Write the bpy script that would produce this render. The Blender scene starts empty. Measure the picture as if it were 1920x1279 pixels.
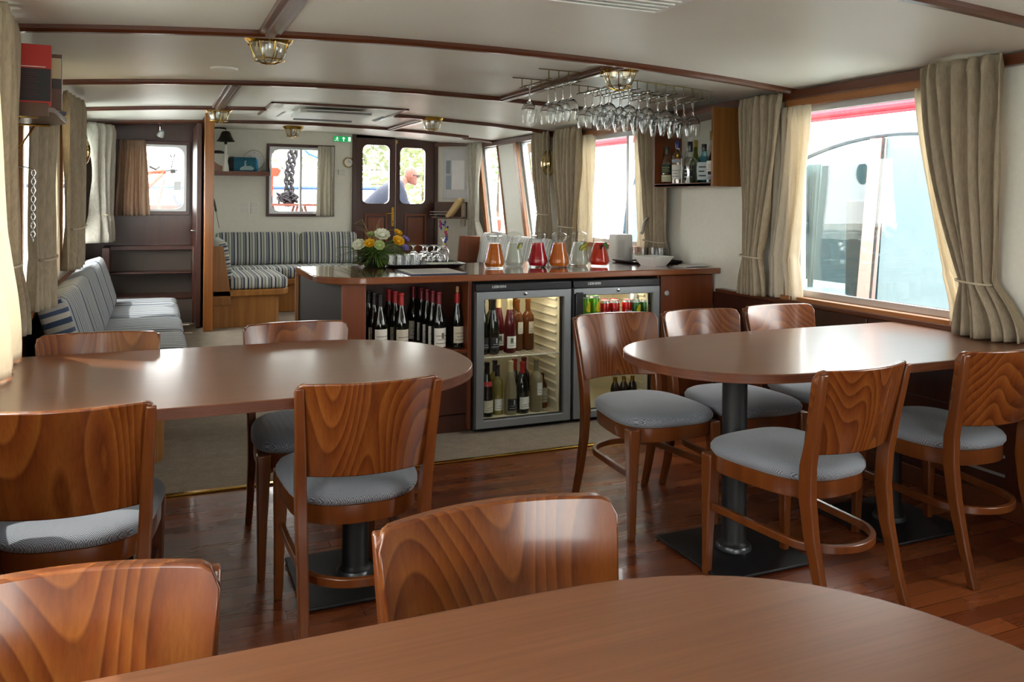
import bpy, bmesh, math, random
from mathutils import Vector, Matrix, Euler

# ------------------------------------------------------------------ camera, world, sun, exposure
SC = bpy.context.scene
COL = SC.collection
random.seed(7)
PI = math.pi
cam_d = bpy.data.cameras.new('camera')
cam = bpy.data.objects.new('camera', cam_d)
COL.objects.link(cam)
cam_d.sensor_fit = 'HORIZONTAL'
cam_d.sensor_width = 36.0
cam_d.lens = 36.0 * 1560 / 1920
cam_d.shift_y = -(639.5 - 378) / 1920
cam_d.clip_start = 0.02
cam.matrix_world = Matrix.Translation((0, 0, 1.31)) @ Matrix.Rotation(-math.radians(23.2), 4, 'Z') @ Matrix.Rotation(PI / 2, 4, 'X') @ Matrix.Rotation(math.atan(.009), 4, 'Z')
SC.camera = cam

W = bpy.data.worlds.new('sky')
SC.world = W
W.use_nodes = True
wn = W.node_tree
bg = wn.nodes['Background']
bg.inputs[0].default_value = (1.0, 0.985, 0.955, 1)
bg.inputs[1].default_value = 6.5

sun_d = bpy.data.lights.new('sun', 'SUN')
sun_d.energy = 3.0
sun_d.angle = math.radians(0.6)
sun_d.color = (1, .95, .86)
sun = bpy.data.objects.new('sun', sun_d)
COL.objects.link(sun)
sun.rotation_euler = Vector((0.50, 0.10, -0.86)).to_track_quat('-Z', 'Y').to_euler()

SC.view_settings.view_transform = 'Standard'
SC.view_settings.look = 'None'
SC.view_settings.gamma = 1
SC.view_settings.use_curve_mapping = False
SC.view_settings.exposure = 1.0
SC.cycles.use_denoising = True
SC.cycles.transparent_max_bounces = 40
SC.cycles.max_bounces = 12
SC.cycles.diffuse_bounces = 6
SC.cycles.caustics_refractive = False
SC.cycles.caustics_reflective = False


def portal(loc, normal, sx, sy):
    d = bpy.data.lights.new('window_daylight', 'AREA')
    d.shape = 'RECTANGLE'
    d.size = sx
    d.size_y = sy
    d.cycles.is_portal = True
    o = bpy.data.objects.new('window_daylight', d)
    COL.objects.link(o)
    o.location = loc
    o.rotation_euler = Vector(normal).to_track_quat('-Z', 'Z').to_euler()
    return o


# ------------------------------------------------------------------ helpers: colour, materials
def S(h):
    h = h.lstrip('#')
    c = [int(h[i:i + 2], 16) / 255 for i in (0, 2, 4)]
    return tuple((x / 12.92 if x <= .04045 else ((x + .055) / 1.055) ** 2.4) for x in c) + (1,)


class NT:
    def __init__(self, name):
        self.m = bpy.data.materials.new(name)
        self.m.use_nodes = True
        self.t = self.m.node_tree
        self.b = self.t.nodes['Principled BSDF']
        self.out = self.t.nodes['Material Output']

    def n(self, typ, **kw):
        x = self.t.nodes.new(typ)
        for k, v in kw.items():
            setattr(x, k, v)
        return x

    def l(self, a, b):
        self.t.links.new(a, b)

    def val(self, sock, v):
        if hasattr(v, 'is_output') or isinstance(v, bpy.types.NodeSocket):
            self.l(v, sock)
        else:
            sock.default_value = v

    def math(self, op, a, b=0.0, c=None):
        x = self.n('ShaderNodeMath', operation=op)
        self.val(x.inputs[0], a)
        self.val(x.inputs[1], b)
        if c is not None:
            self.val(x.inputs[2], c)
        return x.outputs[0]

    def coord(self, scale=(1, 1, 1), rnd=0.0, kind='Object'):
        tc = self.n('ShaderNodeTexCoord')
        v = tc.outputs[kind]
        if rnd:
            oi = self.n('ShaderNodeObjectInfo')
            k = self.math('MULTIPLY', oi.outputs['Random'], rnd)
            add = self.n('ShaderNodeVectorMath', operation='ADD')
            self.l(v, add.inputs[0])
            cb = self.n('ShaderNodeCombineXYZ')
            self.l(self.math('MULTIPLY', k, .13), cb.inputs[0])
            self.l(self.math('MULTIPLY', k, .31), cb.inputs[1])
            self.l(k, cb.inputs[2])
            self.l(cb.outputs[0], add.inputs[1])
            v = add.outputs[0]
        mp = self.n('ShaderNodeMapping')
        self.l(v, mp.inputs[0])
        mp.inputs['Scale'].default_value = scale
        return mp.outputs[0]

    def noise(self, vec, scale, detail=2, rough=.5, dist=0):
        x = self.n('ShaderNodeTexNoise')
        self.l(vec, x.inputs['Vector'])
        x.inputs['Scale'].default_value = scale
        x.inputs['Detail'].default_value = detail
        x.inputs['Roughness'].default_value = rough
        x.inputs['Distortion'].default_value = dist
        return x.outputs[0]

    def ramp(self, fac, stops, interp='LINEAR'):
        x = self.n('ShaderNodeValToRGB')
        x.color_ramp.interpolation = interp
        e = x.color_ramp.elements
        while len(e) < len(stops):
            e.new(.5)
        for i, (p, c) in enumerate(stops):
            e[i].position = p
            e[i].color = c
        self.l(fac, x.inputs[0])
        return x.outputs[0]

    def mix(self, fac, a, b, mode='MIX'):
        x = self.n('ShaderNodeMix', data_type='RGBA', blend_type=mode)
        self.val(x.inputs[0], fac)
        self.val(x.inputs[6], a)
        self.val(x.inputs[7], b)
        return x.outputs[2]

    def bump(self, h, strength=.2, dist=.01):
        x = self.n('ShaderNodeBump')
        x.inputs['Strength'].default_value = strength
        x.inputs['Distance'].default_value = dist
        self.l(h, x.inputs['Height'])
        self.l(x.outputs[0], self.b.inputs['Normal'])

    def set(self, col=None, rough=None, metal=None, coat=None, spec=None, trans=None, ior=None, coat_rough=None):
        b = self.b.inputs
        if col is not None:
            self.val(b['Base Color'], col)
        for k, v in (('Roughness', rough), ('Metallic', metal), ('Coat Weight', coat), ('Specular IOR Level', spec), ('Transmission Weight', trans), ('IOR', ior), ('Coat Roughness', coat_rough)):
            if v is not None:
                self.val(b[k], v)
        return self.m


_plain = {}


def plain(name, hexc, rough=.5, metal=0.0, coat=0.0, var=.04, **kw):
    """a plain coat of paint, plastic or metal with faint unevenness"""
    if name in _plain:
        return _plain[name]
    t = NT(name)
    c = S(hexc)
    n = t.noise(t.coord(), 9, 3)
    lo = tuple(x * (1 - var) for x in c[:3]) + (1,)
    hi = tuple(min(1, x * (1 + var)) for x in c[:3]) + (1,)
    t.set(t.ramp(n, [(.3, lo), (.7, hi)]), rough, metal, coat, **kw)
    _plain[name] = t.m
    return t.m


def wood(name, dark, mid, light, axis='Z', contour=0.0, across='X', rough=.3, coat=.25, rnd=7.0, pores=.25, streak=.5, cs=3.2, lines=11, coat_rough=.12):
    """varnished timber: soft streaks along the grain; contour > 0 adds flame figure lines"""
    t = NT(name)
    i = 'XYZ'.index(axis)
    sc = [22, 22, 22]
    sc[i] = .9
    n1 = t.noise(t.coord(tuple(sc), rnd), 1, 4, .6)
    col = t.ramp(n1, [(.28, S(dark)), (.5, S(mid)), (.72, S(light))])
    col = t.mix(1 - streak, col, S(mid))
    if contour:
        sc = [cs, cs * .6, cs]
        sc[i] = cs * .3
        h = t.noise(t.coord(tuple(sc), rnd), 1, 1, .35, .15)
        f = t.math('FRACT', t.math('MULTIPLY', h, lines))
        fig = t.ramp(f, [(0, S(light)), (.5, S(mid)), (.88, S(dark)), (1, S(light))])
        col = t.mix(contour, col, fig)
    ps = [170, 170, 170]
    ps[i] = 4
    p = t.noise(t.coord(tuple(ps), rnd), 1, 3, .6)
    pr = t.ramp(p, [(.35, (.55, .5, .48, 1)), (.6, (1, 1, 1, 1))])
    col = t.mix(pores, col, pr, 'MULTIPLY')
    big = t.noise(t.coord((1.5, 1.5, 1.5), rnd), 1.2, 2)
    col = t.mix(.3, col, t.ramp(big, [(.3, (.75, .73, .7, 1)), (.7, (1.05, 1.05, 1.05, 1))]), 'MULTIPLY')
    t.set(col, rough, coat=coat, coat_rough=coat_rough)
    t.bump(p, .03, .002)
    return t.m


def stripes(name, axis, period, cols, rough=.85, fuzz=.5):
    """woven cloth with repeating coloured stripes across one axis"""
    t = NT(name)
    v = t.coord()
    sp = t.n('ShaderNodeSeparateXYZ')
    t.l(v, sp.inputs[0])
    f = t.math('FRACT', t.math('MULTIPLY', sp.outputs['XYZ'.index(axis)], 1 / period))
    st = []
    p = 0.0
    tot = sum(w for w, _ in cols)
    for w, c in cols:
        st.append((p, S(c)))
        p += w / tot
    col = t.ramp(f, st, 'CONSTANT')
    n = t.noise(t.coord((420, 420, 420)), 1, 1)
    col = t.mix(.3, col, t.ramp(n, [(.3, (.7, .7, .7, 1)), (.7, (1, 1, 1, 1))]), 'MULTIPLY')
    t.set(col, rough, spec=.2)
    t.b.inputs['Sheen Weight'].default_value = .15
    t.bump(n, .15, .001)
    return t.m


def glass_thin(name, tint=(1, 1, 1), refl=.08, edge=.9, rough=.02):
    t = NT(name)
    t.t.nodes.remove(t.b)
    tr = t.n('ShaderNodeBsdfTransparent')
    tr.inputs[0].default_value = tuple(tint) + (1,)
    gl = t.n('ShaderNodeBsdfGlossy')
    gl.inputs['Roughness'].default_value = rough
    lw = t.n('ShaderNodeLayerWeight')
    lw.inputs['Blend'].default_value = .5
    f = t.math('POWER', lw.outputs['Facing'], 3.0)
    f = t.math('MULTIPLY_ADD', f, edge, refl)
    f = t.math('MINIMUM', f, .85)
    mx = t.n('ShaderNodeMixShader')
    t.l(f, mx.inputs[0])
    t.l(tr.outputs[0], mx.inputs[1])
    t.l(gl.outputs[0], mx.inputs[2])
    t.l(mx.outputs[0], t.out.inputs[0])
    return t.m


def cloth(name, hexc, trans=.25, weave=500, var=.12, warm=None, rough=.9):
    """curtain cloth: diffuse plus light passing through"""
    t = NT(name)
    v = t.coord()
    a = t.n('ShaderNodeTexWave')
    a.bands_direction = 'Z'
    a.inputs['Scale'].default_value = weave / 6
    a.inputs['Distortion'].default_value = 2
    t.l(v, a.inputs['Vector'])
    n = t.noise(t.coord((90, 90, 18)), 1, 4, .7)
    c = S(hexc)
    lo = tuple(x * (1 - var * 1.6) for x in c[:3]) + (1,)
    hi = tuple(min(1, x * (1 + var)) for x in c[:3]) + (1,)
    col = t.mix(.12, t.ramp(n, [(.3, lo), (.7, hi)]), a.outputs[0], 'MULTIPLY')
    t.set(col, rough, spec=.15)
    tl = t.n('ShaderNodeBsdfTranslucent')
    if warm:
        tl.inputs[0].default_value = S(warm)
    else:
        t.l(col, tl.inputs[0])
    mx = t.n('ShaderNodeMixShader')
    mx.inputs[0].default_value = trans
    t.l(t.b.outputs[0], mx.inputs[1])
    t.l(tl.outputs[0], mx.inputs[2])
    t.l(mx.outputs[0], t.out.inputs[0])
    t.bump(n, .1, .002)
    return t.m


# ------------------------------------------------------------------ helpers: meshes
class MB:
    def __init__(self):
        self.v = []
        self.f = []
        self.mi = []
        self.M = Matrix.Identity(4)

    def add(self, verts, faces, mi=0):
        o = len(self.v)
        self.v += [tuple(self.M @ Vector(p)) for p in verts]
        self.f += [tuple(i + o for i in f) for f in faces]
        self.mi += [mi] * len(faces)
        return self

    def box(self, x0, x1, y0, y1, z0, z1, mi=0):
        v = [(x0, y0, z0), (x1, y0, z0), (x1, y1, z0), (x0, y1, z0), (x0, y0, z1), (x1, y0, z1), (x1, y1, z1), (x0, y1, z1)]
        f = [(0, 3, 2, 1), (4, 5, 6, 7), (0, 1, 5, 4), (1, 2, 6, 5), (2, 3, 7, 6), (3, 0, 4, 7)]
        return self.add(v, f, mi)

    def rbox(self, c, s, rot=(0, 0, 0), mi=0):
        old = self.M
        self.M = old @ Matrix.Translation(c) @ Euler(rot).to_matrix().to_4x4()
        self.box(-s[0] / 2, s[0] / 2, -s[1] / 2, s[1] / 2, -s[2] / 2, s[2] / 2, mi)
        self.M = old
        return self

    def rings(self, rings, mi=0, cap=True, closed=True):
        """skin a list of equal-length point rings"""
        n = len(rings[0])
        v = [p for r in rings for p in r]
        f = []
        for i in range(len(rings) - 1):
            for j in range(n if closed else n - 1):
                k = (j + 1) % n
                f.append((i * n + j, i * n + k, (i + 1) * n + k, (i + 1) * n + j))
        if cap and closed:
            f.append(tuple(range(n - 1, -1, -1)))
            f.append(tuple(range((len(rings) - 1) * n, len(rings) * n)))
        return self.add(v, f, mi)

    def lathe(self, prof, n=24, c=(0, 0, 0), mi=0, ripple=None):
        """prof: (radius, z) pairs from the bottom up"""
        v = []
        f = []
        idx = []
        for r, z in prof:
            if r < 1e-6:
                idx.append([len(v)])
                v.append((c[0], c[1], c[2] + z))
            else:
                a = []
                for j in range(n):
                    t = 2 * PI * j / n
                    rr = r * (1 + (ripple[1] * math.cos(ripple[0] * t) if ripple else 0))
                    a.append(len(v))
                    v.append((c[0] + rr * math.cos(t), c[1] + rr * math.sin(t), c[2] + z))
                idx.append(a)
        for a, b in zip(idx, idx[1:]):
            if len(a) == 1 and len(b) == 1:
                continue
            for j in range(n):
                k = (j + 1) % n
                if len(a) == 1:
                    f.append((a[0], b[k], b[j]))
                elif len(b) == 1:
                    f.append((a[j], a[k], b[0]))
                else:
                    f.append((a[j], a[k], b[k], b[j]))
        return self.add(v, f, mi)

    def tube(self, pts, r, n=8, mi=0, cap=True, closed=False):
        pts = [Vector(p) for p in pts]
        m = len(pts)
        rr = r if isinstance(r, (list, tuple)) else [r] * m
        rings = []
        up = None
        for i, p in enumerate(pts):
            if closed:
                d = pts[(i + 1) % m] - pts[i - 1]
            else:
                d = pts[min(i + 1, m - 1)] - pts[max(i - 1, 0)]
            d.normalize()
            if up is None:
                up = Vector((0, 0, 1)) if abs(d.z) < .9 else Vector((1, 0, 0))
            a = d.cross(up).normalized()
            up = a.cross(d).normalized()
            rings.append([tuple(p + (a * math.cos(2 * PI * j / n) + up * math.sin(2 * PI * j / n)) * rr[i]) for j in range(n)])
        if closed:
            rings.append(rings[0])
            return self.rings(rings, mi, False)
        return self.rings(rings, mi, cap)

    def prism(self, poly, z0, z1, mi=0, mi_side=None):
        n = len(poly)
        v = [(x, y, z0) for x, y in poly] + [(x, y, z1) for x, y in poly]
        self.add(v, [tuple(range(n - 1, -1, -1)), tuple(range(n, 2 * n))], mi)
        self.add(v, [(i, (i + 1) % n, (i + 1) % n + n, i + n) for i in range(n)], mi if mi_side is None else mi_side)
        return self

    def prism_x(self, poly, x0, x1, mi=0):
        """poly in (y, z), extruded along x"""
        n = len(poly)
        v = [(x0, y, z) for y, z in poly] + [(x1, y, z) for y, z in poly]
        self.add(v, [tuple(range(n)), tuple(range(2 * n - 1, n - 1, -1))] + [(i + n, (i + 1) % n + n, (i + 1) % n, i) for i in range(n)], mi)
        return self

    def prism_y(self, poly, y0, y1, mi=0):
        """poly in (x, z), extruded along y"""
        n = len(poly)
        v = [(x, y0, z) for x, z in poly] + [(x, y1, z) for x, z in poly]
        self.add(v, [tuple(range(n - 1, -1, -1)), tuple(range(n, 2 * n))] + [(i, (i + 1) % n, (i + 1) % n + n, i + n) for i in range(n)], mi)
        return self

    def grid(self, fn, nu, nv, mi=0):
        v = [fn(i / nu, j / nv) for j in range(nv + 1) for i in range(nu + 1)]
        f = [(j * (nu + 1) + i, j * (nu + 1) + i + 1, (j + 1) * (nu + 1) + i + 1, (j + 1) * (nu + 1) + i) for j in range(nv) for i in range(nu)]
        return self.add(v, f, mi)

    def blob(self, c, r, n=12, mi=0):
        prof = [(math.sin(PI * i / n) * 1.0, -math.cos(PI * i / n)) for i in range(n + 1)]
        old = self.M
        self.M = old @ Matrix.Translation(c) @ Matrix.Diagonal((r[0], r[1], r[2], 1))
        self.lathe(prof, n + 4, mi=mi)
        self.M = old
        return self

    def build(self, name, mats, parent=None, smooth=35, bevel=0, loc=None, rotz=0, solid=0, sub=0, rot=None):
        me = bpy.data.meshes.new(name)
        me.from_pydata(self.v, [], self.f)
        for m in (mats if isinstance(mats, (list, tuple)) else [mats]):
            me.materials.append(m)
        me.polygons.foreach_set('material_index', self.mi)
        bm = bmesh.new()
        bm.from_mesh(me)
        bmesh.ops.remove_doubles(bm, verts=bm.verts, dist=1e-6)
        bmesh.ops.recalc_face_normals(bm, faces=bm.faces)
        bm.to_mesh(me)
        bm.free()
        if smooth:
            me.polygons.foreach_set('use_smooth', [True] * len(me.polygons))
            me.set_sharp_from_angle(angle=math.radians(smooth))
        o = bpy.data.objects.new(name, me)
        COL.objects.link(o)
        if parent is not None:
            o.parent = parent
        if loc is not None:
            o.location = loc
        o.rotation_euler = rot if rot else (0, 0, rotz)
        if solid:
            md = o.modifiers.new('thickness', 'SOLIDIFY')
            md.thickness = solid
            md.offset = 0
        if bevel:
            md = o.modifiers.new('soft_edge', 'BEVEL')
            md.width = bevel
            md.segments = 2
            md.limit_method = 'ANGLE'
            md.angle_limit = math.radians(40)
        if sub:
            md = o.modifiers.new('smooth', 'SUBSURF')
            md.levels = md.render_levels = sub
        return o


def tag(o, label, cat, group=None, kind=None):
    o['label'] = label
    o['category'] = cat
    if group:
        o['group'] = group
    if kind:
        o['kind'] = kind
    return o


def struct(o, label=None):
    o['kind'] = 'structure'
    if label:
        o['label'] = label
    return o


def thing(name, label, cat, loc=(0, 0, 0), rotz=0, group=None):
    o = bpy.data.objects.new(name, None)
    o.empty_display_size = .05
    COL.objects.link(o)
    o.location = loc
    o.rotation_euler = (0, 0, rotz)
    return tag(o, label, cat, group)


def kids(o):
    return [c for c in COL.objects if c.parent == o]


def copy_tree(o, parent=None, ch=None):
    c = o.copy()
    COL.objects.link(c)
    if parent is not None:
        c.parent = parent
    for k in list(o.children):
        copy_tree(k, c)
    return c


def dup(o, loc, rotz=None, label=None, group=None):
    c = copy_tree(o)
    c.location = loc
    if rotz is not None:
        c.rotation_euler = (0, 0, rotz)
    if label:
        c['label'] = label
    if group:
        c['group'] = group
    return c


def text_mesh(body, size, extrude=.0004, align='CENTER', shear=0):
    cu = bpy.data.curves.new('lettering', 'FONT')
    cu.body = body
    cu.size = size
    cu.extrude = extrude
    cu.align_x = align
    cu.align_y = 'CENTER'
    cu.shear = shear
    cu.resolution_u = 3
    o = bpy.data.objects.new('lettering', cu)
    COL.objects.link(o)
    bpy.context.view_layer.update()
    me = bpy.data.meshes.new_from_object(o.evaluated_get(bpy.context.evaluated_depsgraph_get()))
    bpy.data.objects.remove(o)
    bpy.data.curves.remove(cu)
    return me


def lettering(name, body, size, mat, parent, M, wrap=None, shear=0, extrude=.0004):
    """raised letters; M places the text plane (x right, y up, z out); wrap = radius of a can"""
    me = text_mesh(body, size, extrude, shear=shear)
    for v in me.vertices:
        p = v.co.copy()
        if wrap:
            a = p.x / wrap
            p = Vector((math.sin(a) * (wrap + p.z), p.y, math.cos(a) * (wrap + p.z)))
        v.co = M @ p
    me.materials.clear()
    me.materials.append(mat)
    o = bpy.data.objects.new(name, me)
    COL.objects.link(o)
    if parent is not None:
        o.parent = parent
    return o


def zc(x):
    return 2.045 - .023 * (x - 1.3) ** 2


def ordn(i):
    return ['first', 'second', 'third', 'fourth', 'fifth', 'sixth', 'seventh', 'eighth', 'ninth', 'tenth'][i]


# ------------------------------------------------------------------ materials
CHAIRW = wood('stained_beech', '#451c0a', '#6a3413', '#875021', contour=.5, lines=32, rough=.26, coat=.3, pores=.3, streak=.6)
CHAIRLEG = wood('stained_beech_leg', '#4c230b', '#653312', '#79451d', rough=.28, coat=.3)
TABLE = wood('table_laminate', '#663c25', '#71462c', '#7c5036', axis='X', rough=.3, coat=.25, pores=.35, streak=.4)
BARTOP = wood('bar_laminate', '#74401f', '#80492a', '#8c5431', axis='X', rough=.2, coat=1.0, coat_rough=.06, pores=.2, streak=.5)
MAHOG = wood('mahogany', '#35150d', '#442015', '#55291b', rough=.34, coat=.2, streak=.5)
MAHOGX = wood('mahogany_trim', '#4a2312', '#5c2e18', '#68361d', axis='X', rough=.3, coat=.2)
MAHOGY = wood('mahogany_rail', '#4a2312', '#5c2e18', '#68361d', axis='Y', rough=.3, coat=.2)
REDWOOD = wood('cherry_panel', '#5e2c14', '#73391b', '#854723', rough=.35, coat=.15, streak=.6)
OAK = wood('golden_veneer', '#8a551f', '#a26b2e', '#b47e40', rough=.4, coat=.1, streak=.8)
POSTW = wood('golden_post', '#7a4410', '#94571a', '#a8682a', rough=.35, coat=.2, streak=.8)
OAKT = wood('window_oak', '#8a5426', '#a2683a', '#b27a48', axis='Y', rough=.4, coat=.1)
BLACK = plain('black_iron', '#0b0b0d', .5)
BLACKP = plain('black_plastic', '#101114', .3)
BRASS = plain('brass', '#b8913c', .2, 1.0)
CHROME = plain('chrome', '#c9cbcc', .12, 1.0)
STEEL = plain('grey_steel', '#85898c', .38, .55)
ALU = plain('aluminium', '#c4c6c8', .35, .7)
WHITE = plain('white_plastic', '#e9e8e4', .4)
CERAMIC = plain('glazed_white', '#eef0ec', .15, 0, .4)
PAPER = plain('paper', '#d9d7d4', .8)
PRINT = plain('grey_print', '#6d675c', .7)
INK = plain('ink', '#26262a', .7)
GLASS = glass_thin('clear_glass', (.98, .985, .985), .022, .7)
CRYSTAL = NT('crystal')
CRYSTAL = CRYSTAL.set((.97, .98, .98, 1), .0, trans=1.0, ior=1.46)
PANE = glass_thin('window_pane', (.97, .985, .98), .03, .5, .0)
ROPE = plain('cord', '#b9ae98', .9)
LINEN = cloth('linen', '#bbac95', .2)
LINENW = cloth('pale_linen', '#d6d2c6', .3)
SHEER = cloth('cream_voile', '#f1e8d6', .42, 700, .04)
GOLD = plain('gold_foil', '#b98c34', .25, .9)


def herringbone():
    t = NT('herringbone_tweed')
    sp = t.n('ShaderNodeSeparateXYZ')
    t.l(t.coord(), sp.inputs[0])
    fx = t.math('FRACT', t.math('MULTIPLY', sp.outputs[0], 44))
    tri = t.math('ABSOLUTE', t.math('SUBTRACT', fx, .5))
    yy = t.math('ADD', sp.outputs[1], t.math('MULTIPLY', sp.outputs[2], .45))
    ln = t.math('FRACT', t.math('MULTIPLY', t.math('MULTIPLY_ADD', tri, .024, yy), 190))
    w = t.math('GREATER_THAN', ln, .48)
    n = t.noise(t.coord((600, 600, 600)), 1, 1)
    col = t.mix(w, S('#565b64'), S('#989ca3'))
    col = t.mix(.35, col, t.ramp(n, [(.3, (.6, .6, .62, 1)), (.7, (1, 1, 1, 1))]), 'MULTIPLY')
    t.set(col, .9, spec=.2)
    t.b.inputs['Sheen Weight'].default_value = .2
    t.bump(ln, .2, .0008)
    return t.m


TWEED = herringbone()
STRC = [(2, '#cbcbc4'), (1.2, '#34415f'), (1.4, '#b9b8ae'), (1.2, '#7f8a80'), (1.6, '#cdccc4'), (.8, '#5b6577'), (1.4, '#8f968f'), (1.1, '#35415c')]
STRX = stripes('striped_cloth_x', 'X', .115, STRC)
STRY = stripes('striped_cloth_y', 'Y', .115, STRC)
STRZ = stripes('striped_cloth_z', 'Z', .14, STRC)
FIN = [(3, '#a3a9ae'), (1.5, '#36445f'), (1.8, '#a2a5a5'), (1.1, '#566273'), (2.4, '#a8acae'), (1.8, '#2c3a57')]
FINY = stripes('fine_striped_cloth', 'Y', .15, FIN)
FINZ = stripes('bold_striped_cloth', 'X', .1, [(1, '#3b4a63'), (1, '#a9a79f'), (.8, '#4a5872'), (1, '#bdb9ae')])


def floor_mat():
    t = NT('merbau_planks')
    v = t.coord()
    br = t.n('ShaderNodeTexBrick')
    t.l(v, br.inputs['Vector'])
    br.inputs['Color1'].default_value = S('#5e2a14')
    br.inputs['Color2'].default_value = S('#8a4a26')
    br.inputs['Mortar'].default_value = S('#2a1209')
    br.inputs['Scale'].default_value = 1
    br.inputs['Mortar Size'].default_value = .0012
    br.inputs['Brick Width'].default_value = .62
    br.inputs['Row Height'].default_value = .07
    br.offset = .37
    n = t.noise(t.coord((3, 90, 1)), 1, 4, .6)
    col = t.mix(.5, br.outputs[0], t.ramp(n, [(.3, (.55, .5, .48, 1)), (.7, (1.1, 1.05, 1, 1))]), 'MULTIPLY')
    n2 = t.noise(t.coord((1, 5, 1)), 2, 2)
    t.set(col, t.ramp(n2, [(.3, (.22, .22, .22, 1)), (.7, (.34, .34, .34, 1))]), coat=.2)
    t.bump(br.outputs['Fac'], -.15, .001)
    return t.m


def carpet_mat():
    t = NT('grey_carpet')
    n = t.noise(t.coord((160, 160, 160)), 1, 3, .7)
    n2 = t.noise(t.coord((14, 14, 14)), 1, 2)
    col = t.mix(.4, t.ramp(n, [(.3, S('#6e6459')), (.7, S('#aa9d8e'))]), t.ramp(n2, [(.3, S('#877c6f')), (.7, S('#a19586'))]))
    t.set(col, .95, spec=.1)
    t.bump(n, .5, .004)
    return t.m


def ceiling_mat():
    t = NT('textured_vinyl')
    n = t.noise(t.coord((70, 70, 70)), 1, 3, .6)
    n2 = t.noise(t.coord((1.2, 1.2, 1.2)), 1, 2)
    t.set(t.ramp(n2, [(.3, S('#dedad0')), (.7, S('#e5e1d8'))]), .42, spec=.35)
    t.bump(n, .25, .003)
    return t.m


def wall_mat():
    t = NT('cream_wall')
    n = t.noise(t.coord((45, 45, 45)), 1, 3, .6)
    t.set(t.ramp(n, [(.3, S('#e3e2d6')), (.7, S('#e9e7dd'))]), .5, spec=.35)
    t.bump(n, .06, .002)
    return t.m


FLOOR, CARPET, CEIL, WALL = floor_mat(), carpet_mat(), ceiling_mat(), wall_mat()
# ------------------------------------------------------------------ the setting
XL, XR = -.58, 3.32
YB, YF = -2.2, 9.1


def rrect(x0, x1, z0, z1, r, n=6):
    p = []
    for cx, cz, a0 in ((x1 - r, z0 + r, -90), (x1 - r, z1 - r, 0), (x0 + r, z1 - r, 90), (x0 + r, z0 + r, 180)):
        for i in range(n + 1):
            a = math.radians(a0 + 90 * i / n)
            p.append((cx + r * math.cos(a), cz + r * math.sin(a)))
    return p


def holed(mb, outer, hole, y0, y1, r, mi=0, ro=None):
    """plate in the x-z plane with a round-cornered opening"""
    ox0, ox1, oz0, oz1 = outer
    inn = rrect(*hole, r)
    if ro:
        out = rrect(*outer, ro)
    else:
        out = []
        n = 7
        for k, (cx, cz) in enumerate(((ox1, oz0), (ox1, oz1), (ox0, oz1), (ox0, oz0))):
            for i in range(n):
                q = inn[k * n + i]
                # first half of each corner fan slides along one side, second half along the other
                if i == n // 2:
                    out.append((cx, cz))
                elif (i < n // 2) == (k % 2 == 0):
                    out.append((q[0], cz))
                else:
                    out.append((cx, q[1]))
    m = len(inn)
    v = [(x, y0, z) for x, z in inn] + [(x, y0, z) for x, z in out] + [(x, y1, z) for x, z in inn] + [(x, y1, z) for x, z in out]
    f = []
    for i in range(m):
        j = (i + 1) % m
        f += [(i, j, m + j, m + i), (2 * m + j, 2 * m + i, 3 * m + i, 3 * m + j), (j, i, 2 * m + i, 2 * m + j), (m + i, m + j, 3 * m + j, 3 * m + i)]
    return mb.add(v, f, mi)


def wall_along_y(mb, x0, x1, a0, a1, z0, z1, holes):
    cur = a0
    for h0, h1, hz0, hz1 in sorted(holes):
        mb.box(x0, x1, cur, h0, z0, z1)
        mb.box(x0, x1, h0, h1, z0, hz0)
        mb.box(x0, x1, h0, h1, hz1, z1)
        cur = h1
    mb.box(x0, x1, cur, a1, z0, z1)


def wall_along_x(mb, y0, y1, a0, a1, z0, z1, holes):
    cur = a0
    for h0, h1, hz0, hz1 in sorted(holes):
        mb.box(cur, h0, y0, y1, z0, z1)
        if hz0 > z0:
            mb.box(h0, h1, y0, y1, z0, hz0)
        mb.box(h0, h1, y0, y1, hz1, z1)
        cur = h1
    mb.box(cur, a1, y0, y1, z0, z1)


struct(MB().box(XL - .1, XR + .1, YB, 3.95, -.08, 0).build('floor', FLOOR), 'dark red hardwood plank floor')
struct(MB().box(XL - .1, XR + .1, 3.95, 9.3, -.08, .004).build('floor', CARPET), 'grey brown carpet beyond the brass strip')
struct(MB().box(.2, XR, 6.3, 9.1, .004, .2).box(XL, .2, 8.25, 9.1, .004, .2).build('floor', CARPET, bevel=.008), 'raised carpeted floor at the bow')
struct(MB().box(XL, XR, 3.935, 3.965, .001, .009).build('trim_1', BRASS, bevel=.003), 'brass threshold strip between planks and carpet')

# ceiling: cambered, with wooden battens
mb = MB()
mb.grid(lambda u, v: (XL - .1 + u * (XR - XL + .2), YB + v * (9.35 - YB), zc(XL - .1 + u * (XR - XL + .2))), 24, 8)
n0 = len(mb.v)
mb.grid(lambda u, v: (XL - .1 + u * (XR - XL + .2), YB + v * (9.35 - YB), zc(XL - .1 + u * (XR - XL + .2)) + .06), 24, 8)
struct(mb.build('ceiling', CEIL), 'pale textured cambered ceiling')


def batten(y, xa, xb, w=.05, d=.028):
    rings = []
    for i in range(21):
        x = xa + (xb - xa) * i / 20
        z = zc(x)
        rings.append([(x, y - w / 2, z + .005), (x, y - w / 2, z - d * .6), (x, y - w / 4, z - d), (x, y + w / 4, z - d), (x, y + w / 2, z - d * .6), (x, y + w / 2, z + .005)])
    return MB().rings(rings)


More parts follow.
